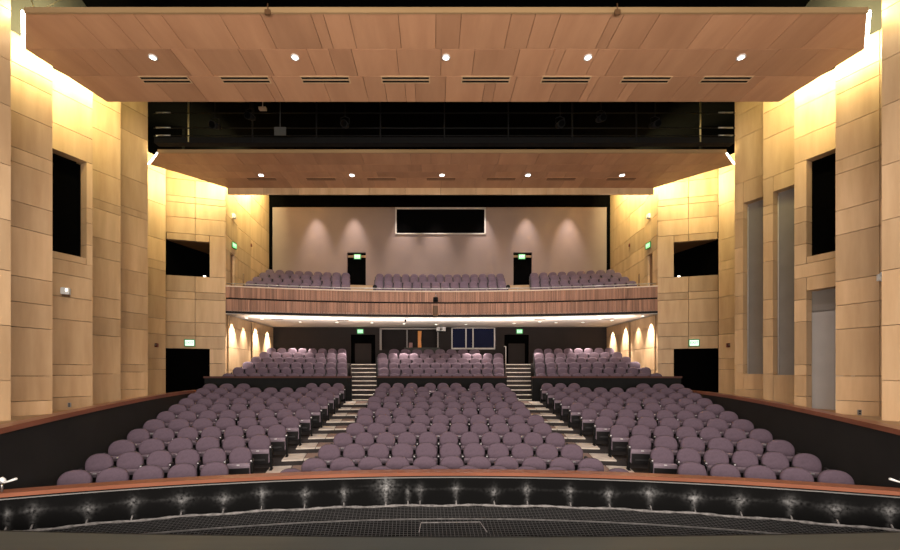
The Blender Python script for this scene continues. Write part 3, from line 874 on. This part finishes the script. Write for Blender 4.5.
mb.box(x-.01,x+.01,y+.005,y+.025,z+.14,zat(9.869)); tag(mb.build('hanging_board', 'uppergrey'), 'small dull grey board hanging in the dark ceiling gap, left of centre', 'board')
mb = MB(); x,y,z = at(262,108,14.44); mb.box(x-.12,x+.12,y,y+.12,z-.03,z+.05)
mb.box(x-.01,x+.01,y+.05,y+.07,z+.05,zat(9.872)); tag(mb.build('junction_box', 'cream'), 'small tan box hung high in the dark ceiling gap, left', 'box')

# ------------------------------------------------------------------ balcony
BR = 42.0; BC = -20.0
def bx(px): return x_to_theta_b(px)
TB = asin(10.55/BR)
rn = random.Random(21)
mb = MB()
for (za, zb) in ((3.82,4.34),(3.17,3.74)):
    t = -TB
    while t < TB:
        w = rn.choice((.035,.045,.045,.06,.09))/BR; t2 = min(TB, t+w)
        tone = rn.random()**1.0
        mb.arcbox(BC, BR-.03-rn.random()*.014, BR+.02, t+.0001, t2-.0001, zat(za), zat(zb), 1, 0, tone); t = t2
struct(mb.build('wall_balcony', 'slat'), 'balcony front of narrow vertical wood slats in two bands')
mb = MB(); mb.arcbox(BC, BR+.02, BR+.20, -TB, TB, zat(3.05), zat(4.34), 60); mb.arcbox(BC, BR-.05, BR+.2, -TB, TB, zat(3.05), zat(3.16), 60)
struct(mb.build('wall_balcony_back', 'darkbrown'), 'dark backing and bottom edge of the balcony front')
mb = MB(); mb.arcbox(BC, BR-.06, BR+.30, -TB, TB, zat(4.34), zat(4.40), 60)
struct(mb.build('trim_balcony', 'cream'), 'pale ledge on top of the balcony front')
rail = thing('balcony_rail', 'thin metal handrail running along the balcony ledge', 'handrail', (0,22.1,zat(4.40)))
mb = MB(); mb.tube([((BR+.1)*sin(t), BC+(BR+.1)*cos(t)-22.1, .13) for t in [-TB+2*TB*i/50 for i in range(51)]], .024, 8); mb.build('rail_pipe', 'greymetal', rail)
for k in range(14):
    t = -TB*.96 + 2*TB*.96*k/13; mb = MB(); mb.tube([((BR+.1)*sin(t), BC+(BR+.1)*cos(t)-22.1, 0),((BR+.1)*sin(t), BC+(BR+.1)*cos(t)-22.1,.12)], .014, 6); mb.build('rail_post', 'greymetal', rail)
# balcony tiers and soffit
mb = MB()
xlim_ring(mb, BC, BR+.2, 43.35, -10.5, 10.5, zat(3.5), BZ[0], 20)
for i in range(4):
    R0 = BD[i]-BCY-.5; R1 = R0 + 1.0 if i < 3 else R0 + 1.25
    xlim_ring(mb, BCY, R0, R1, -10.75, 10.75, zat(3.3), BZ[i], 20)
mb.box(-10.95,10.95,26.6,27.35,zat(3.5),BZ[3])
struct(mb.build('floor_balcony', 'sidefloor'), 'pale stepped balcony floor')
mb = MB(); vs = []; n = 20
for i in range(n+1):
    x = -10.6 + 21.2*i/n; y0 = BC + sqrt((BR+.0)**2 - x*x)
    vs += [(x,y0,zat(3.02)),(x,26.3,zat(3.02)),(x,26.3,zat(3.25)),(x,y0,zat(3.25))]
fs = []
for i in range(n):
    a, b = i*4, i*4+4
    for k in range(4):
        k2 = (k+1) % 4; fs.append((a+k,a+k2,b+k2,b+k))
fs += [(3,2,1,0),(n*4,n*4+1,n*4+2,n*4+3)]
mb.add(vs, fs); struct(mb.build('ceiling_balcony', 'soffit'), 'cream plaster ceiling below the balcony')
# wall with rectangular holes, in a plane y = d
def holed(name, d, th, x0, x1, z0, z1, holes, mat, label):
    mb = MB(); xs = sorted(set([x0,x1] + [h[0] for h in holes] + [h[1] for h in holes])); zs = sorted(set([z0,z1] + [h[2] for h in holes] + [h[3] for h in holes]))
    for i in range(len(xs)-1):
        for j in range(len(zs)-1):
            cx, cz = (xs[i]+xs[i+1])/2, (zs[j]+zs[j+1])/2
            if any(h[0] < cx < h[1] and h[2] < cz < h[3] for h in holes): continue
            mb.box(xs[i], xs[i+1], d, d+th, zs[j], zs[j+1])
    return struct(mb.build(name, mat), label)
RD = 27.35
pw = (X2(395.5,RD), X2(485.5,RD), zat((HY-234)/F*RD), zat((HY-208)/F*RD))
hl = [pw]
for sgn in (-1,1): hl.append(tuple(sorted((sgn*4.75,sgn*5.95))) + (BZ[3]-.05, zat(7.95)))
holed('wall_back', RD, .25, -10.9, 10.9, zat(3.4), zat(10.86), hl, 'taupe', 'taupe rear wall behind the balcony')
mb = MB(); mb.box(-15.3,15.3,RD+.3,RD+.5,-1,14.5); struct(mb.build('wall_back_outer','void'), 'black wall behind the balcony')
mb = MB(); mb.box(-11.2,11.2,RD-.02,RD+.25,zat(10.86),14.5); struct(mb.build('wall_back_upper','void'), 'black top of the rear wall')
for sgn, side in SIDES:
    mb = MB(); mb.box(sgn*10.75, sgn*10.95, RD-.06, RD, BZ[3], zat(10.87)); struct(mb.build('trim_13','void'), f'black strip at the {side} end of the rear wall')
    mb = MB(); mb.box(sgn*4.74, sgn*5.96, RD+.18, RD+.24, BZ[3]-.05, zat(7.97)); struct(mb.build(f'door_{dn}','void'), f'dark balcony doorway {side} of the projection window'); dn += 1
    mb = MB(); mb.box(sgn*4.76, sgn*5.94, RD+.10, RD+.17, zat(7.66), zat(7.80)); struct(mb.build('trim_14','sidefloor'), f'pale bar across the top of the {side} balcony doorway')
# projection window: frame and glass
mb = MB(); fw = .07
mb.box(pw[0]-.02,pw[1]+.02,RD-.05,RD+.05,pw[3]-fw,pw[3]+.02); mb.box(pw[0]-.02,pw[1]+.02,RD-.05,RD+.05,pw[2]-.02,pw[2]+.04)
mb.box(pw[0]-.02,pw[0]+fw,RD-.05,RD+.05,pw[2],pw[3]); mb.box(pw[1]-fw,pw[1]+.02,RD-.05,RD+.05,pw[2],pw[3])
struct(mb.build(f'window_{wn}', 'frame'), 'pale frame of the wide projection window'); wn += 1
mb = MB(); mb.box(pw[0],pw[1],RD+.12,RD+.16,pw[2],pw[3]); struct(mb.build(f'window_{wn}', 'void'), 'dark projection window high in the rear wall'); wn += 1

# rear wall below the balcony, booth openings
UD = 26.2
hb = (X2(380,UD), X2(438,UD), zat((HY-350)/F*UD), zat(2.93))
hw = (X2(451.5,UD), X2(495,UD), zat((HY-349)/F*UD), zat(2.98))
hl = [hb, hw]
for sgn in (-1,1): hl.append(tuple(sorted((sgn*3.98,sgn*5.5))) + (3.2, 5.15))
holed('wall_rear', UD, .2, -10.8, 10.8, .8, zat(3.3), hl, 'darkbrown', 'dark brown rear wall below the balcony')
for sgn, side in SIDES:
    mb = MB(); mb.box(sgn*3.98, sgn*5.5, UD+.12, UD+.17, 3.2, 5.2)
    mb.box(sgn*4.25, sgn*5.25, UD+.09, UD+.12, 3.22, 4.6, 1)
    struct(mb.build(f'door_{dn}', ['void','darkbrown']), f'dark rear door at the top of the {side} stair'); dn += 1
mb = MB(); mb.box(hb[0]-.1,hb[1]+.1,UD+.2,UD+1.0,hb[2]-.06,hb[2]); mb.box(hb[0]-.1,hb[1]+.1,UD+1.0,UD+1.05,hb[2]-.2,hb[3]+.2); struct(mb.build('wall_booth','darkbrown'), 'dark back of the control booth')
bo = [(hb[0]-.02,hb[0]+.10,'cream'),(X2(407,UD)-.03,X2(407,UD)+.03,'dimframe'),(hb[1]-.04,hb[1]+.03,'dimframe')]
mb = MB()
for a,b,m in bo: mb.box(a,b,UD-.03,UD+.08,hb[2],hb[3])
mb.box(hb[0]-.02,hb[1]+.03,UD-.03,UD+.08,hb[3]-.06,hb[3]+.03)
struct(mb.build(f'window_{wn}', 'dimframe'), 'open control booth window with thin posts below the balcony'); wn += 1
mb = MB()
for k in range(5): mb.tube([(X2(418,UD)+.045*k,UD+.55+.03*(k%2),hb[2]),(X2(418,UD)+.035*k,UD+.55+.03*(k%2),(hb[2]+hb[3])/2),(X2(418,UD)+.045*k,UD+.55+.03*(k%2),hb[3]-.1)], .03, 8)
tag(mb.build('booth_curtain','curtain'), 'narrow self-glowing orange curtain hanging inside the control booth', 'curtain')
mb = MB(); mb.rbox(-.28,.28,-.2,.2,0,.30,.03); t0 = mb.build('red_equipment','red'); t0.location = (X2(410,UD)+.02, UD+.5, hb[2]+.001)
tag(t0, 'small red object standing inside the control booth beside the curtain', 'equipment'); t0.scale = (.4,.5,1.6)
mb = MB(); mb.box(X2(404,25.9),X2(440,25.9),25.9,26.0,3.35,zat((HY-347.5)/F*25.9))
tag(mb.build('booth_screen','uppergrey'), 'low dark grey screen in front of the control booth', 'screen')
mb = MB(); fw = .07
mb.box(hw[0],hw[1],UD-.04,UD+.06,hw[2]-.02,hw[2]+fw); mb.box(hw[0],hw[1],UD-.04,UD+.06,hw[3]-fw*.6,hw[3])
for x in (hw[0]+.03, hw[1]-.03, X2(466,UD), X2(473,UD)): mb.box(x-.035,x+.035,UD-.04,UD+.06,hw[2],hw[3])
struct(mb.build(f'window_{wn}', 'frame'), 'pale frame of the blue booth window below the balcony'); wn += 1
mb = MB(); mb.box(hw[0],hw[1],UD+.1,UD+.13,hw[2],hw[3]); struct(mb.build(f'window_{wn}','blueglass'), 'dark blue booth window pane'); wn += 1

# ------------------------------------------------------------------ small fixtures
def exit_sign(loc, rz, label, pale=False, s=1.0):
    t = thing('exit_sign', label, 'exit sign', loc, rz)
    w, h = .19*s, .13*s
    mb = MB(); mb.rbox(-w-.045,w+.045,-.06,.0,-h-.045,h+.045,.04,0,.5,'y'); mb.build('housing', 'exithousing', t)
    mb = MB(); mb.box(-w,w,-.068,-.06,-h,h); mb.build('lit_face', 'exitpale' if pale else 'exitface', t)
    text_mesh('EXIT', .17*s, .004, 'lettering', 'exitgreen' if pale else 'exitwhite', t, (0,-.072,0), (pi/2,0,0))
    return t
for sgn, side, px in ((-1,'left',189.5),(1,'right',696)):
    P = WALLP[side,6]; u = 1.02; p = P(u, -.01, (HY-343)/F*20.2)
    exit_sign(p, sgn*math.atan2(1,3.5)*-1 if sgn > 0 else math.atan2(1,3.5), f'bright exit sign above the black {side} side doorway', True)
    e = exit_sign(((px and sgn*5.30), RD+.09, zat((HY-256.5)/F*RD)), 0, f'green exit sign in the {side} balcony doorway')
    exit_sign((sgn*5.05*.97+.0, UD-.01, zat((HY-331.5)/F*UD)), 0, f'green exit sign above the {side} stair below the balcony', False, .85)
    P = WALLP[side,7]; p = P(.95, -.02, (HY-245)/F*21.6)
    exit_sign(p, -sgn*(pi/2-.1), f'narrow green sign above the {side} balcony side door', False, .9)
    P = WALLP[side,7]; p = P(.9, -.04, (HY-215)/F*21.5)
    mb = MB(); mb.rbox(-.09,.09,-.10,.10,-.11,.11,.04,0,.5,'y'); o = mb.build('wall_speaker','white'); o.location = p
    tag(o, f'small white box high on the wall above the {side} balcony side door', 'wall box')
    P = WALLP[side,5]; p = P(.30,-.03,(HY-345.5)/F*19.2)
    t = thing('alarm_horn', f'small red-brown alarm on the narrow panel beside the {side} side doorway', 'alarm', p)
    mb = MB(); mb.rbox(-.07,.07,-.05,.04,-.09,.09,.02,0,.5,'y'); mb.build('housing','red',t)
    mb = MB(); mb.disc((0,0,0),.045,12,0,.02); o = mb.build('sounder','greymetal',t); o.rotation_euler = (pi/2,0,0); o.location = (0,-.05,.02)
    P = WALLP[side,9]; p = P(.1,-.03,(HY-246)/F*24.6)
    mb = MB(); mb.rbox(-.05,.05,-.06,.05,-.08,.08,.02,0,.5,'y'); o = mb.build('alarm_horn','red'); o.location = p
    tag(o, f'tiny dark alarm on the wood wall beside the {side} balcony seats', 'alarm')
    # lit marker inside the opening
    P = WALLP[side,6]; p = P(1.62,.12,4.80)
    mb = MB(); mb.rbox(-.05,.05,-.03,.03,-.02,.02,.008,0,.5,'y'); o = mb.build('marker_light','lampsmall'); o.location = p
    tag(o, f'tiny white light on the sill of the dark {side} wall opening', 'light')
# left white box, right white emergency light, outlets
P = WALLP['left',2]; p = P(.24,-.05,(HY-291.5)/F*12.1)
t = thing('wall_box', 'white wall-mounted box on the left wood wall below the dark window', 'wall box', p, .42)
mb = MB(); mb.rbox(-.10,.10,-.08,.05,-.09,.10,.03,0,.5,'y'); mb.build('housing','white',t)
mb = MB(); mb.box(-.075,.085,-.06,.06,-.135,-.09); mb.build('base','clip',t)
mb = MB(); mb.box(.02,.05,-.088,-.08,.0,.07); o = mb.build('indicator','lampsmall',t)
P = WALLP['right',1]; p = P(.03,-.05,(HY-278)/F*10.15)
t = thing('emergency_light', 'white fitting with two round heads on the right wall edge strip', 'emergency light', p, -.5)
mb = MB(); mb.rbox(-.06,.06,-.03,.04,-.08,.08,.02,0,.5,'y'); mb.build('housing','white',t)
for dz in (-.06,.07):
    mb = MB(); mb.tube([(0,-.03,dz),(0,-.08,dz),(0,-.1,dz)], [.03,.05,.045], 10); mb.build('lamp_head','white',t)
for side, k, u, px, py, d in (('left',2,.34,72,405,12.2),('right',1,.42,861,412,10.6)):
    P = WALLP[side,k]; p = P(u,-.015,(HY-py)/F*d)
    t = thing('wall_outlet', f'small metal outlet plate low on the {side} wood wall', 'outlet', p, .42 if side == 'left' else -.42)
    mb = MB(); mb.rbox(-.04,.04,-.012,.02,-.065,.065,.01,0,.5,'y'); mb.build('cover_plate','greymetal',t)
    for dz in (-.028,.028):
        mb = MB(); mb.rbox(-.02,.02,-.016,-.012,dz-.018,dz+.018,.008,0,.5,'y'); mb.build('socket','blackplastic',t)
# balcony front camera on its bracket, projector, soffit lights and vents
x, y, z = at(435.5,300,21.60)
t = thing('balcony_camera', 'small black camera on a bracket at the middle of the balcony front', 'camera', (x,y,z))
mb = MB(); mb.rbox(-.12,.12,-.26,.05,-.10,.10,.03,0,.5,'y'); mb.build('body','blackmetal',t)
mb = MB(); mb.tube([(0,-.26,0),(0,-.30,0)],[.07,.06],12); mb.build('lens','glass',t)
mb = MB(); mb.tube([(.02,-.05,.1),(.02,-.05,.26),(.02,.24,.27)], .025, 6); mb.build('bracket','greymetal',t)
mb = MB(); x,y,z = at(435.5,311.5,21.85); mb.rbox(x-.13,x+.13,y-.12,y+.09,z-.23,z+.28,.03)
tag(mb.build('cable_box','clip'), 'brown upright box below the camera on the balcony front', 'box')
x, y, z = at(441,329.2,25.0)
t = thing('projector', 'white projector hung from the cream ceiling below the balcony', 'projector', (x,y,z))
mb = MB(); mb.rbox(-.27,.27,-.2,.2,-.11,.10,.04); mb.build('body','palepanel',t)
mb = MB(); mb.tube([(0,-.2,0),(0,-.27,0)],[.09,.08],14); mb.build('lens','glass',t)
mb = MB(); mb.tube([(0,0,.1),(0,0,zat(3.02)-z)], .03, 8); mb.build('ceiling_mount','greymetal',t)
mb = MB(); x,y,z = at(405.5,320,22.6); mb.tube([(x,y,zat(3.02)),(x,y,z-.1)], .05, 8)
tag(mb.build('ceiling_microphone','blackmetal'), 'short black cylinder hanging below the front of the cream balcony ceiling', 'fixture')
SOF = [(238,318.2),(262,319),(300,322.2),(315,319.3),(337,322.5),(345,319.5),(372,323),(404,324),(428,319),(436,320.4),(436,324.6),(466,324.6),(478,320.6),(514,323.6),(519,319.2),(540,322),(556,322.8),(568,318.9),(583,322.6),(600,319),(612,320.5),(645,316.2)]
for k, (px, py) in enumerate(sorted(SOF)):
    d = 3.0*F/(HY-py); d = max(21.2 if abs(px-PX) > 150 else 22.4, min(25.8, d)); x = X2(px,d)
    if abs(x) > 10.1: x = math.copysign(10.1, x)
    t = thing('soffit_downlight', f'small lit downlight in the cream balcony soffit, number {k+1} from the left', 'ceiling light', (x,d,zat(3.02)))
    nm = ['first','second','third','fourth','fifth','sixth','seventh','eighth','ninth','tenth','eleventh'][min(k,len(SOF)-1-k)]
    t['label'] = f'small lit downlight in the cream ceiling below the balcony, {nm} from the {"left" if k < len(SOF)/2 else "right"}'
    mb = MB(); mb.ringd((0,0,-.015), .075, .10, 12, 0, .015); mb.build('trim_ring','white',t)
    mb = MB(); mb.disc((0,0,-.014), .075, 12, 0, .014); mb.build('lens','lampsmall',t)
for k, (px,py,lab) in enumerate(((277,319.6,'left of centre, outer'),(343,320.5,'left of centre, inner'),(540,319.7,'right of centre, inner'),(608,319,'right of centre, outer'))):
    d = 3.0*F/(HY-py); d = min(25,max(22.4,d)); x = X2(px,d)
    t = thing('soffit_vent', f'flat grey vent in the cream ceiling below the balcony, {lab}', 'vent', (x,d,zat(3.02)))
    mb = MB(); mb.box(-.3,.3,-.15,.15,-.015,0); mb.build('surround','greypanel',t)
    for j in range(3):
        mb = MB(); mb.box(-.26,.26,-.12+.09*j,-.08+.09*j,-.018,-.014); mb.build('louvre','slotbrown',t)
# balcony aisle details
for sgn, side in SIDES:
    x, y, z = at(441.5+sgn*66.5, 287, 22.75)
    t = thing('balcony_floor_light', f'round black fitting on the balcony beside the {side} aisle', 'fixture', (x,y,z))
    mb = MB(); mb.tube([(0,-.06,0),(0,-.03,0),(0,.08,0)], [.09,.12,.10], 12); mb.build('housing','blackmetal',t)
    mb = MB(); mb.tube([(0,.02,-.1),(0,.02,BZ[0]-z)], .03, 8); mb.build('foot','blackmetal',t)
    x = sgn*10.05
    t = thing('balcony_post', f'dark upright handrail post at the {side} end of the balcony', 'post', (x,21.6,BZ[0]))
    mb = MB(); mb.tube([(0,0,0),(0,0,1.1)], .035, 8); mb.build('upright','clip',t)
    mb = MB(); mb.disc((0,0,0),.08,12,0,.02); mb.build('foot_plate','clip',t)
    mb = MB(); a0, a1 = sorted((sgn*3.95, sgn*4.75))
    mb.tube([(a0,22.75,BZ[0]+.42),(a1,22.75,BZ[0]+.42)], .025, 8); 
    o = thing('aisle_rail', f'pale low rail across the front of the {side} balcony aisle', 'handrail', (0,0,0))
    mb.build('rail','frame',o)
    for xx in (a0+.05,a1-.05):
        mb = MB(); mb.tube([(xx,22.75,BZ[0]),(xx,22.75,BZ[0]+.42)], .02, 6); mb.build('post','frame',o)
    o = thing('stair_handrail', f'pale upright handrail beside the top of the {side} rear stair', 'handrail', (sgn*4.15,24.4,3.22))
    if sgn > 0:
        o.location = (3.62,23.6,3.22)
        mb = MB(); mb.tube([(0,0,0),(0,0,1.0),(0,.5,1.05)], .025, 8); mb.build('rail','frame',o)
    else: bpy.data.objects.remove(o)

# ------------------------------------------------------------------ lights
def spot(name, loc, target, watts, col, angle, blend=.6, r=.06):
    l = bpy.data.lights.new(name,'SPOT'); l.energy = watts; l.color = col; l.spot_size = math.radians(angle); l.spot_blend = blend; l.shadow_soft_size = r
    o = bpy.data.objects.new(name, l); COL.objects.link(o); o.location = loc
    o.rotation_euler = (Vector(target)-Vector(loc)).to_track_quat('-Z','Y').to_euler(); return o
def area(name, loc, target, watts, col, sx, sy, spread=180):
    l = bpy.data.lights.new(name,'AREA'); l.shape = 'RECTANGLE'; l.size = sx; l.size_y = sy; l.energy = watts; l.color = col; l.spread = math.radians(spread)
    o = bpy.data.objects.new(name, l); COL.objects.link(o); o.location = loc
    o.rotation_euler = (Vector(target)-Vector(loc)).to_track_quat('-Z','Y').to_euler(); return o
WARM = (1,.86,.74); YEL = (1,.84,.40)
for k, p in enumerate((153,295,446,588,741)):
    x = X1(p,9.99); spot('downlight_lamp', (x,9.99,zat(H1)-.06), (x*.97,10.6,0), 520, (1,.86,.80), 120, .9, .09)
for k, p in enumerate((261,352,442,528,622)):
    x = X2(p,18.18); spot('rear_downlight_lamp', (x,18.18,zat(H2)-.06), (x,21.6,zat(3)), 760, (1,.88,.82), 104, .9, .09)
def strip(a, b, aim, watts, w=.06):
    a, b = Vector(a), Vector(b); mid = (a+b)/2; L = (b-a).length
    l = bpy.data.lights.new('cove_light','AREA'); l.shape = 'RECTANGLE'; l.size = L; l.size_y = w; l.energy = watts; l.color = YEL
    o = bpy.data.objects.new('cove_light', l); COL.objects.link(o); o.location = mid
    z = -(Vector(aim)-mid).normalized(); x = (b-a).normalized(); y = z.cross(x).normalized(); z = x.cross(y).normalized()
    from mathutils import Matrix
    o.rotation_euler = Matrix((x,y,z)).transposed().to_euler(); return o
for sgn in (-1,1):
    zc = zat(H1)+.55; o = -.14
    strip((sgn*8.8+o,8.75,zc),(sgn*9.68+o,9.70,zc),(sgn*11.5+o,8.9,zc), 45)
    strip((sgn*9.70+o,9.80,zc),(sgn*9.40+o,11.6,zc),(sgn*11.6+o,11.2,zc), 160)
    zc = zat(9.2); strip((sgn*9.3+o,11.75,zc),(sgn*9.75+o,13.3,zc),(sgn*11.7+o,14.2,zc+.1), 330)
    zc = zat(H2)+.12
    strip((sgn*11.0-.07,16.36,zc),(sgn*11.95-.07,17.25,zc),(sgn*13.2,16.6,zc-.2), 18)
    zc = zat(9.25)
    strip((sgn*11.9-.07,17.5,zc),(sgn*9.9-.07,19.5,zc),(sgn*12.6,20.0,zc+.1), 230)
    strip((sgn*9.7,19.8,zat(9.7)),(sgn*9.9,25.6,zat(12.0)),(sgn*11,22.5,zat(10.6)), 1500)
# rear wall washers
for px in (313,352,402,436,484,529,572):
    x = X2(px,RD-.8); spot('wall_washer', (x,RD-.85,zat(11.6)), (x,RD-.10,zat(6.6)), 1500, (1,.84,.76), 46, 1.0, .05)
# below the balcony
for x in (-8.2,-5.2,-2,2,5.2,8.2):
    spot('soffit_lamp', (x,23.2,zat(2.95)), (x,23.2,0), 420, WARM, 95, .7, .05)
    spot('soffit_lamp', (x*.98,24.5,zat(2.95)), (x*.98,24.3,0), 1300, WARM, 46, .25, .05)
for sgn in (-1,1):
    for d, xo in ((21.15,.24),(22.4,.24),(23.7,.24),(25.3,.24)):
        xw = 10.44 - .032*(d-20.85)
        spot('wall_graze_lamp', (sgn*(xw-xo),d,zat(2.97)), (sgn*(xw-.03),d,zat(.2)), 2000 if d != 22.4 else 700, (1,.88,.78), 58, 1.0, .03)
    # small doorway glow at the tall panels' level is left to the house light
area('balcony_fill_light', (0,21.2,zat(8.2)), (0,25,zat(5)), 240, (1,.87,.80), 14, .3, 150)  # unseen fill added to brighten the balcony seats and rear wall
# unseen fill panels added over the stage to brighten ceilings, walls and seats
area('stage_fill_light', (0,-2.5,3.4), (0,10,7.6), 2900, (1,.89,.80), 15, 2.5)
area('stage_fill_light', (0,.8,zat(6.2)), (0,8.0,.5), 200, (1,.86,.78), 12, 1.0)
for x, y, L in ((0,22.25,7.0),(-6.6,21.75,6.0),(6.6,21.75,6.0)):  # unseen fill strips added below the soffit to brighten it; no cove there
    o = area('soffit_fill_light', (x,y,zat(2.40)), (x,y+1,zat(2.72)), 17*L, (1,.90,.82), L, .12, 130)
    o.rotation_euler = (pi/2+1.0, 0, 0 if x == 0 else -math.copysign(.16, x))
for sgn in (-1,1): spot('soffit_lamp', (sgn*3.95,22.4,zat(2.95)), (sgn*3.75,20.9,2.2), 900, WARM, 44, .5, .05)
w = bpy.data.worlds.new('world'); S.world = w; w.use_nodes = True
w.node_tree.nodes['Background'].inputs['Color'].default_value = (1,.86,.74,1)
w.node_tree.nodes['Background'].inputs['Strength'].default_value = .10
S.view_settings.view_transform = 'Standard'; S.view_settings.look = 'None'; S.view_settings.gamma = 1; S.view_settings.exposure = 0
S.view_settings.use_curve_mapping = False
GRP = dict(exit_sign='exit signs', soffit_downlight='small downlights below the balcony', soffit_vent='vents below the balcony', stage_spotlight='stage spotlights in the ceiling gap',
           ceiling_cloud='suspended wooden ceiling panels', suspension_cable='suspension cables', edge_bracket='brackets on the front ceiling panel', rail_fitting='white rail fittings',
           wall_outlet='wall outlets', alarm_horn='wall alarms', wall_speaker='white wall boxes by the balcony', balcony_floor_light='round balcony fittings', balcony_post='balcony end posts',
           aisle_rail='balcony aisle rails', marker_light='marker lights in the wall openings')
for o in S.objects:
    if o.parent is None and 'category' in o.keys() and 'group' not in o.keys():
        k = o.name.split('.')[0]
        if k in GRP: o['group'] = GRP[k]
    if o.parent is None and o.name.startswith('downlight') and 'label' in o.keys():
        o['group'] = 'downlights in the front ceiling panel' if 'front' in o['label'] else 'downlights in the rear ceiling panel'
print('seats', nseats, 'massed', len(EXTRA))
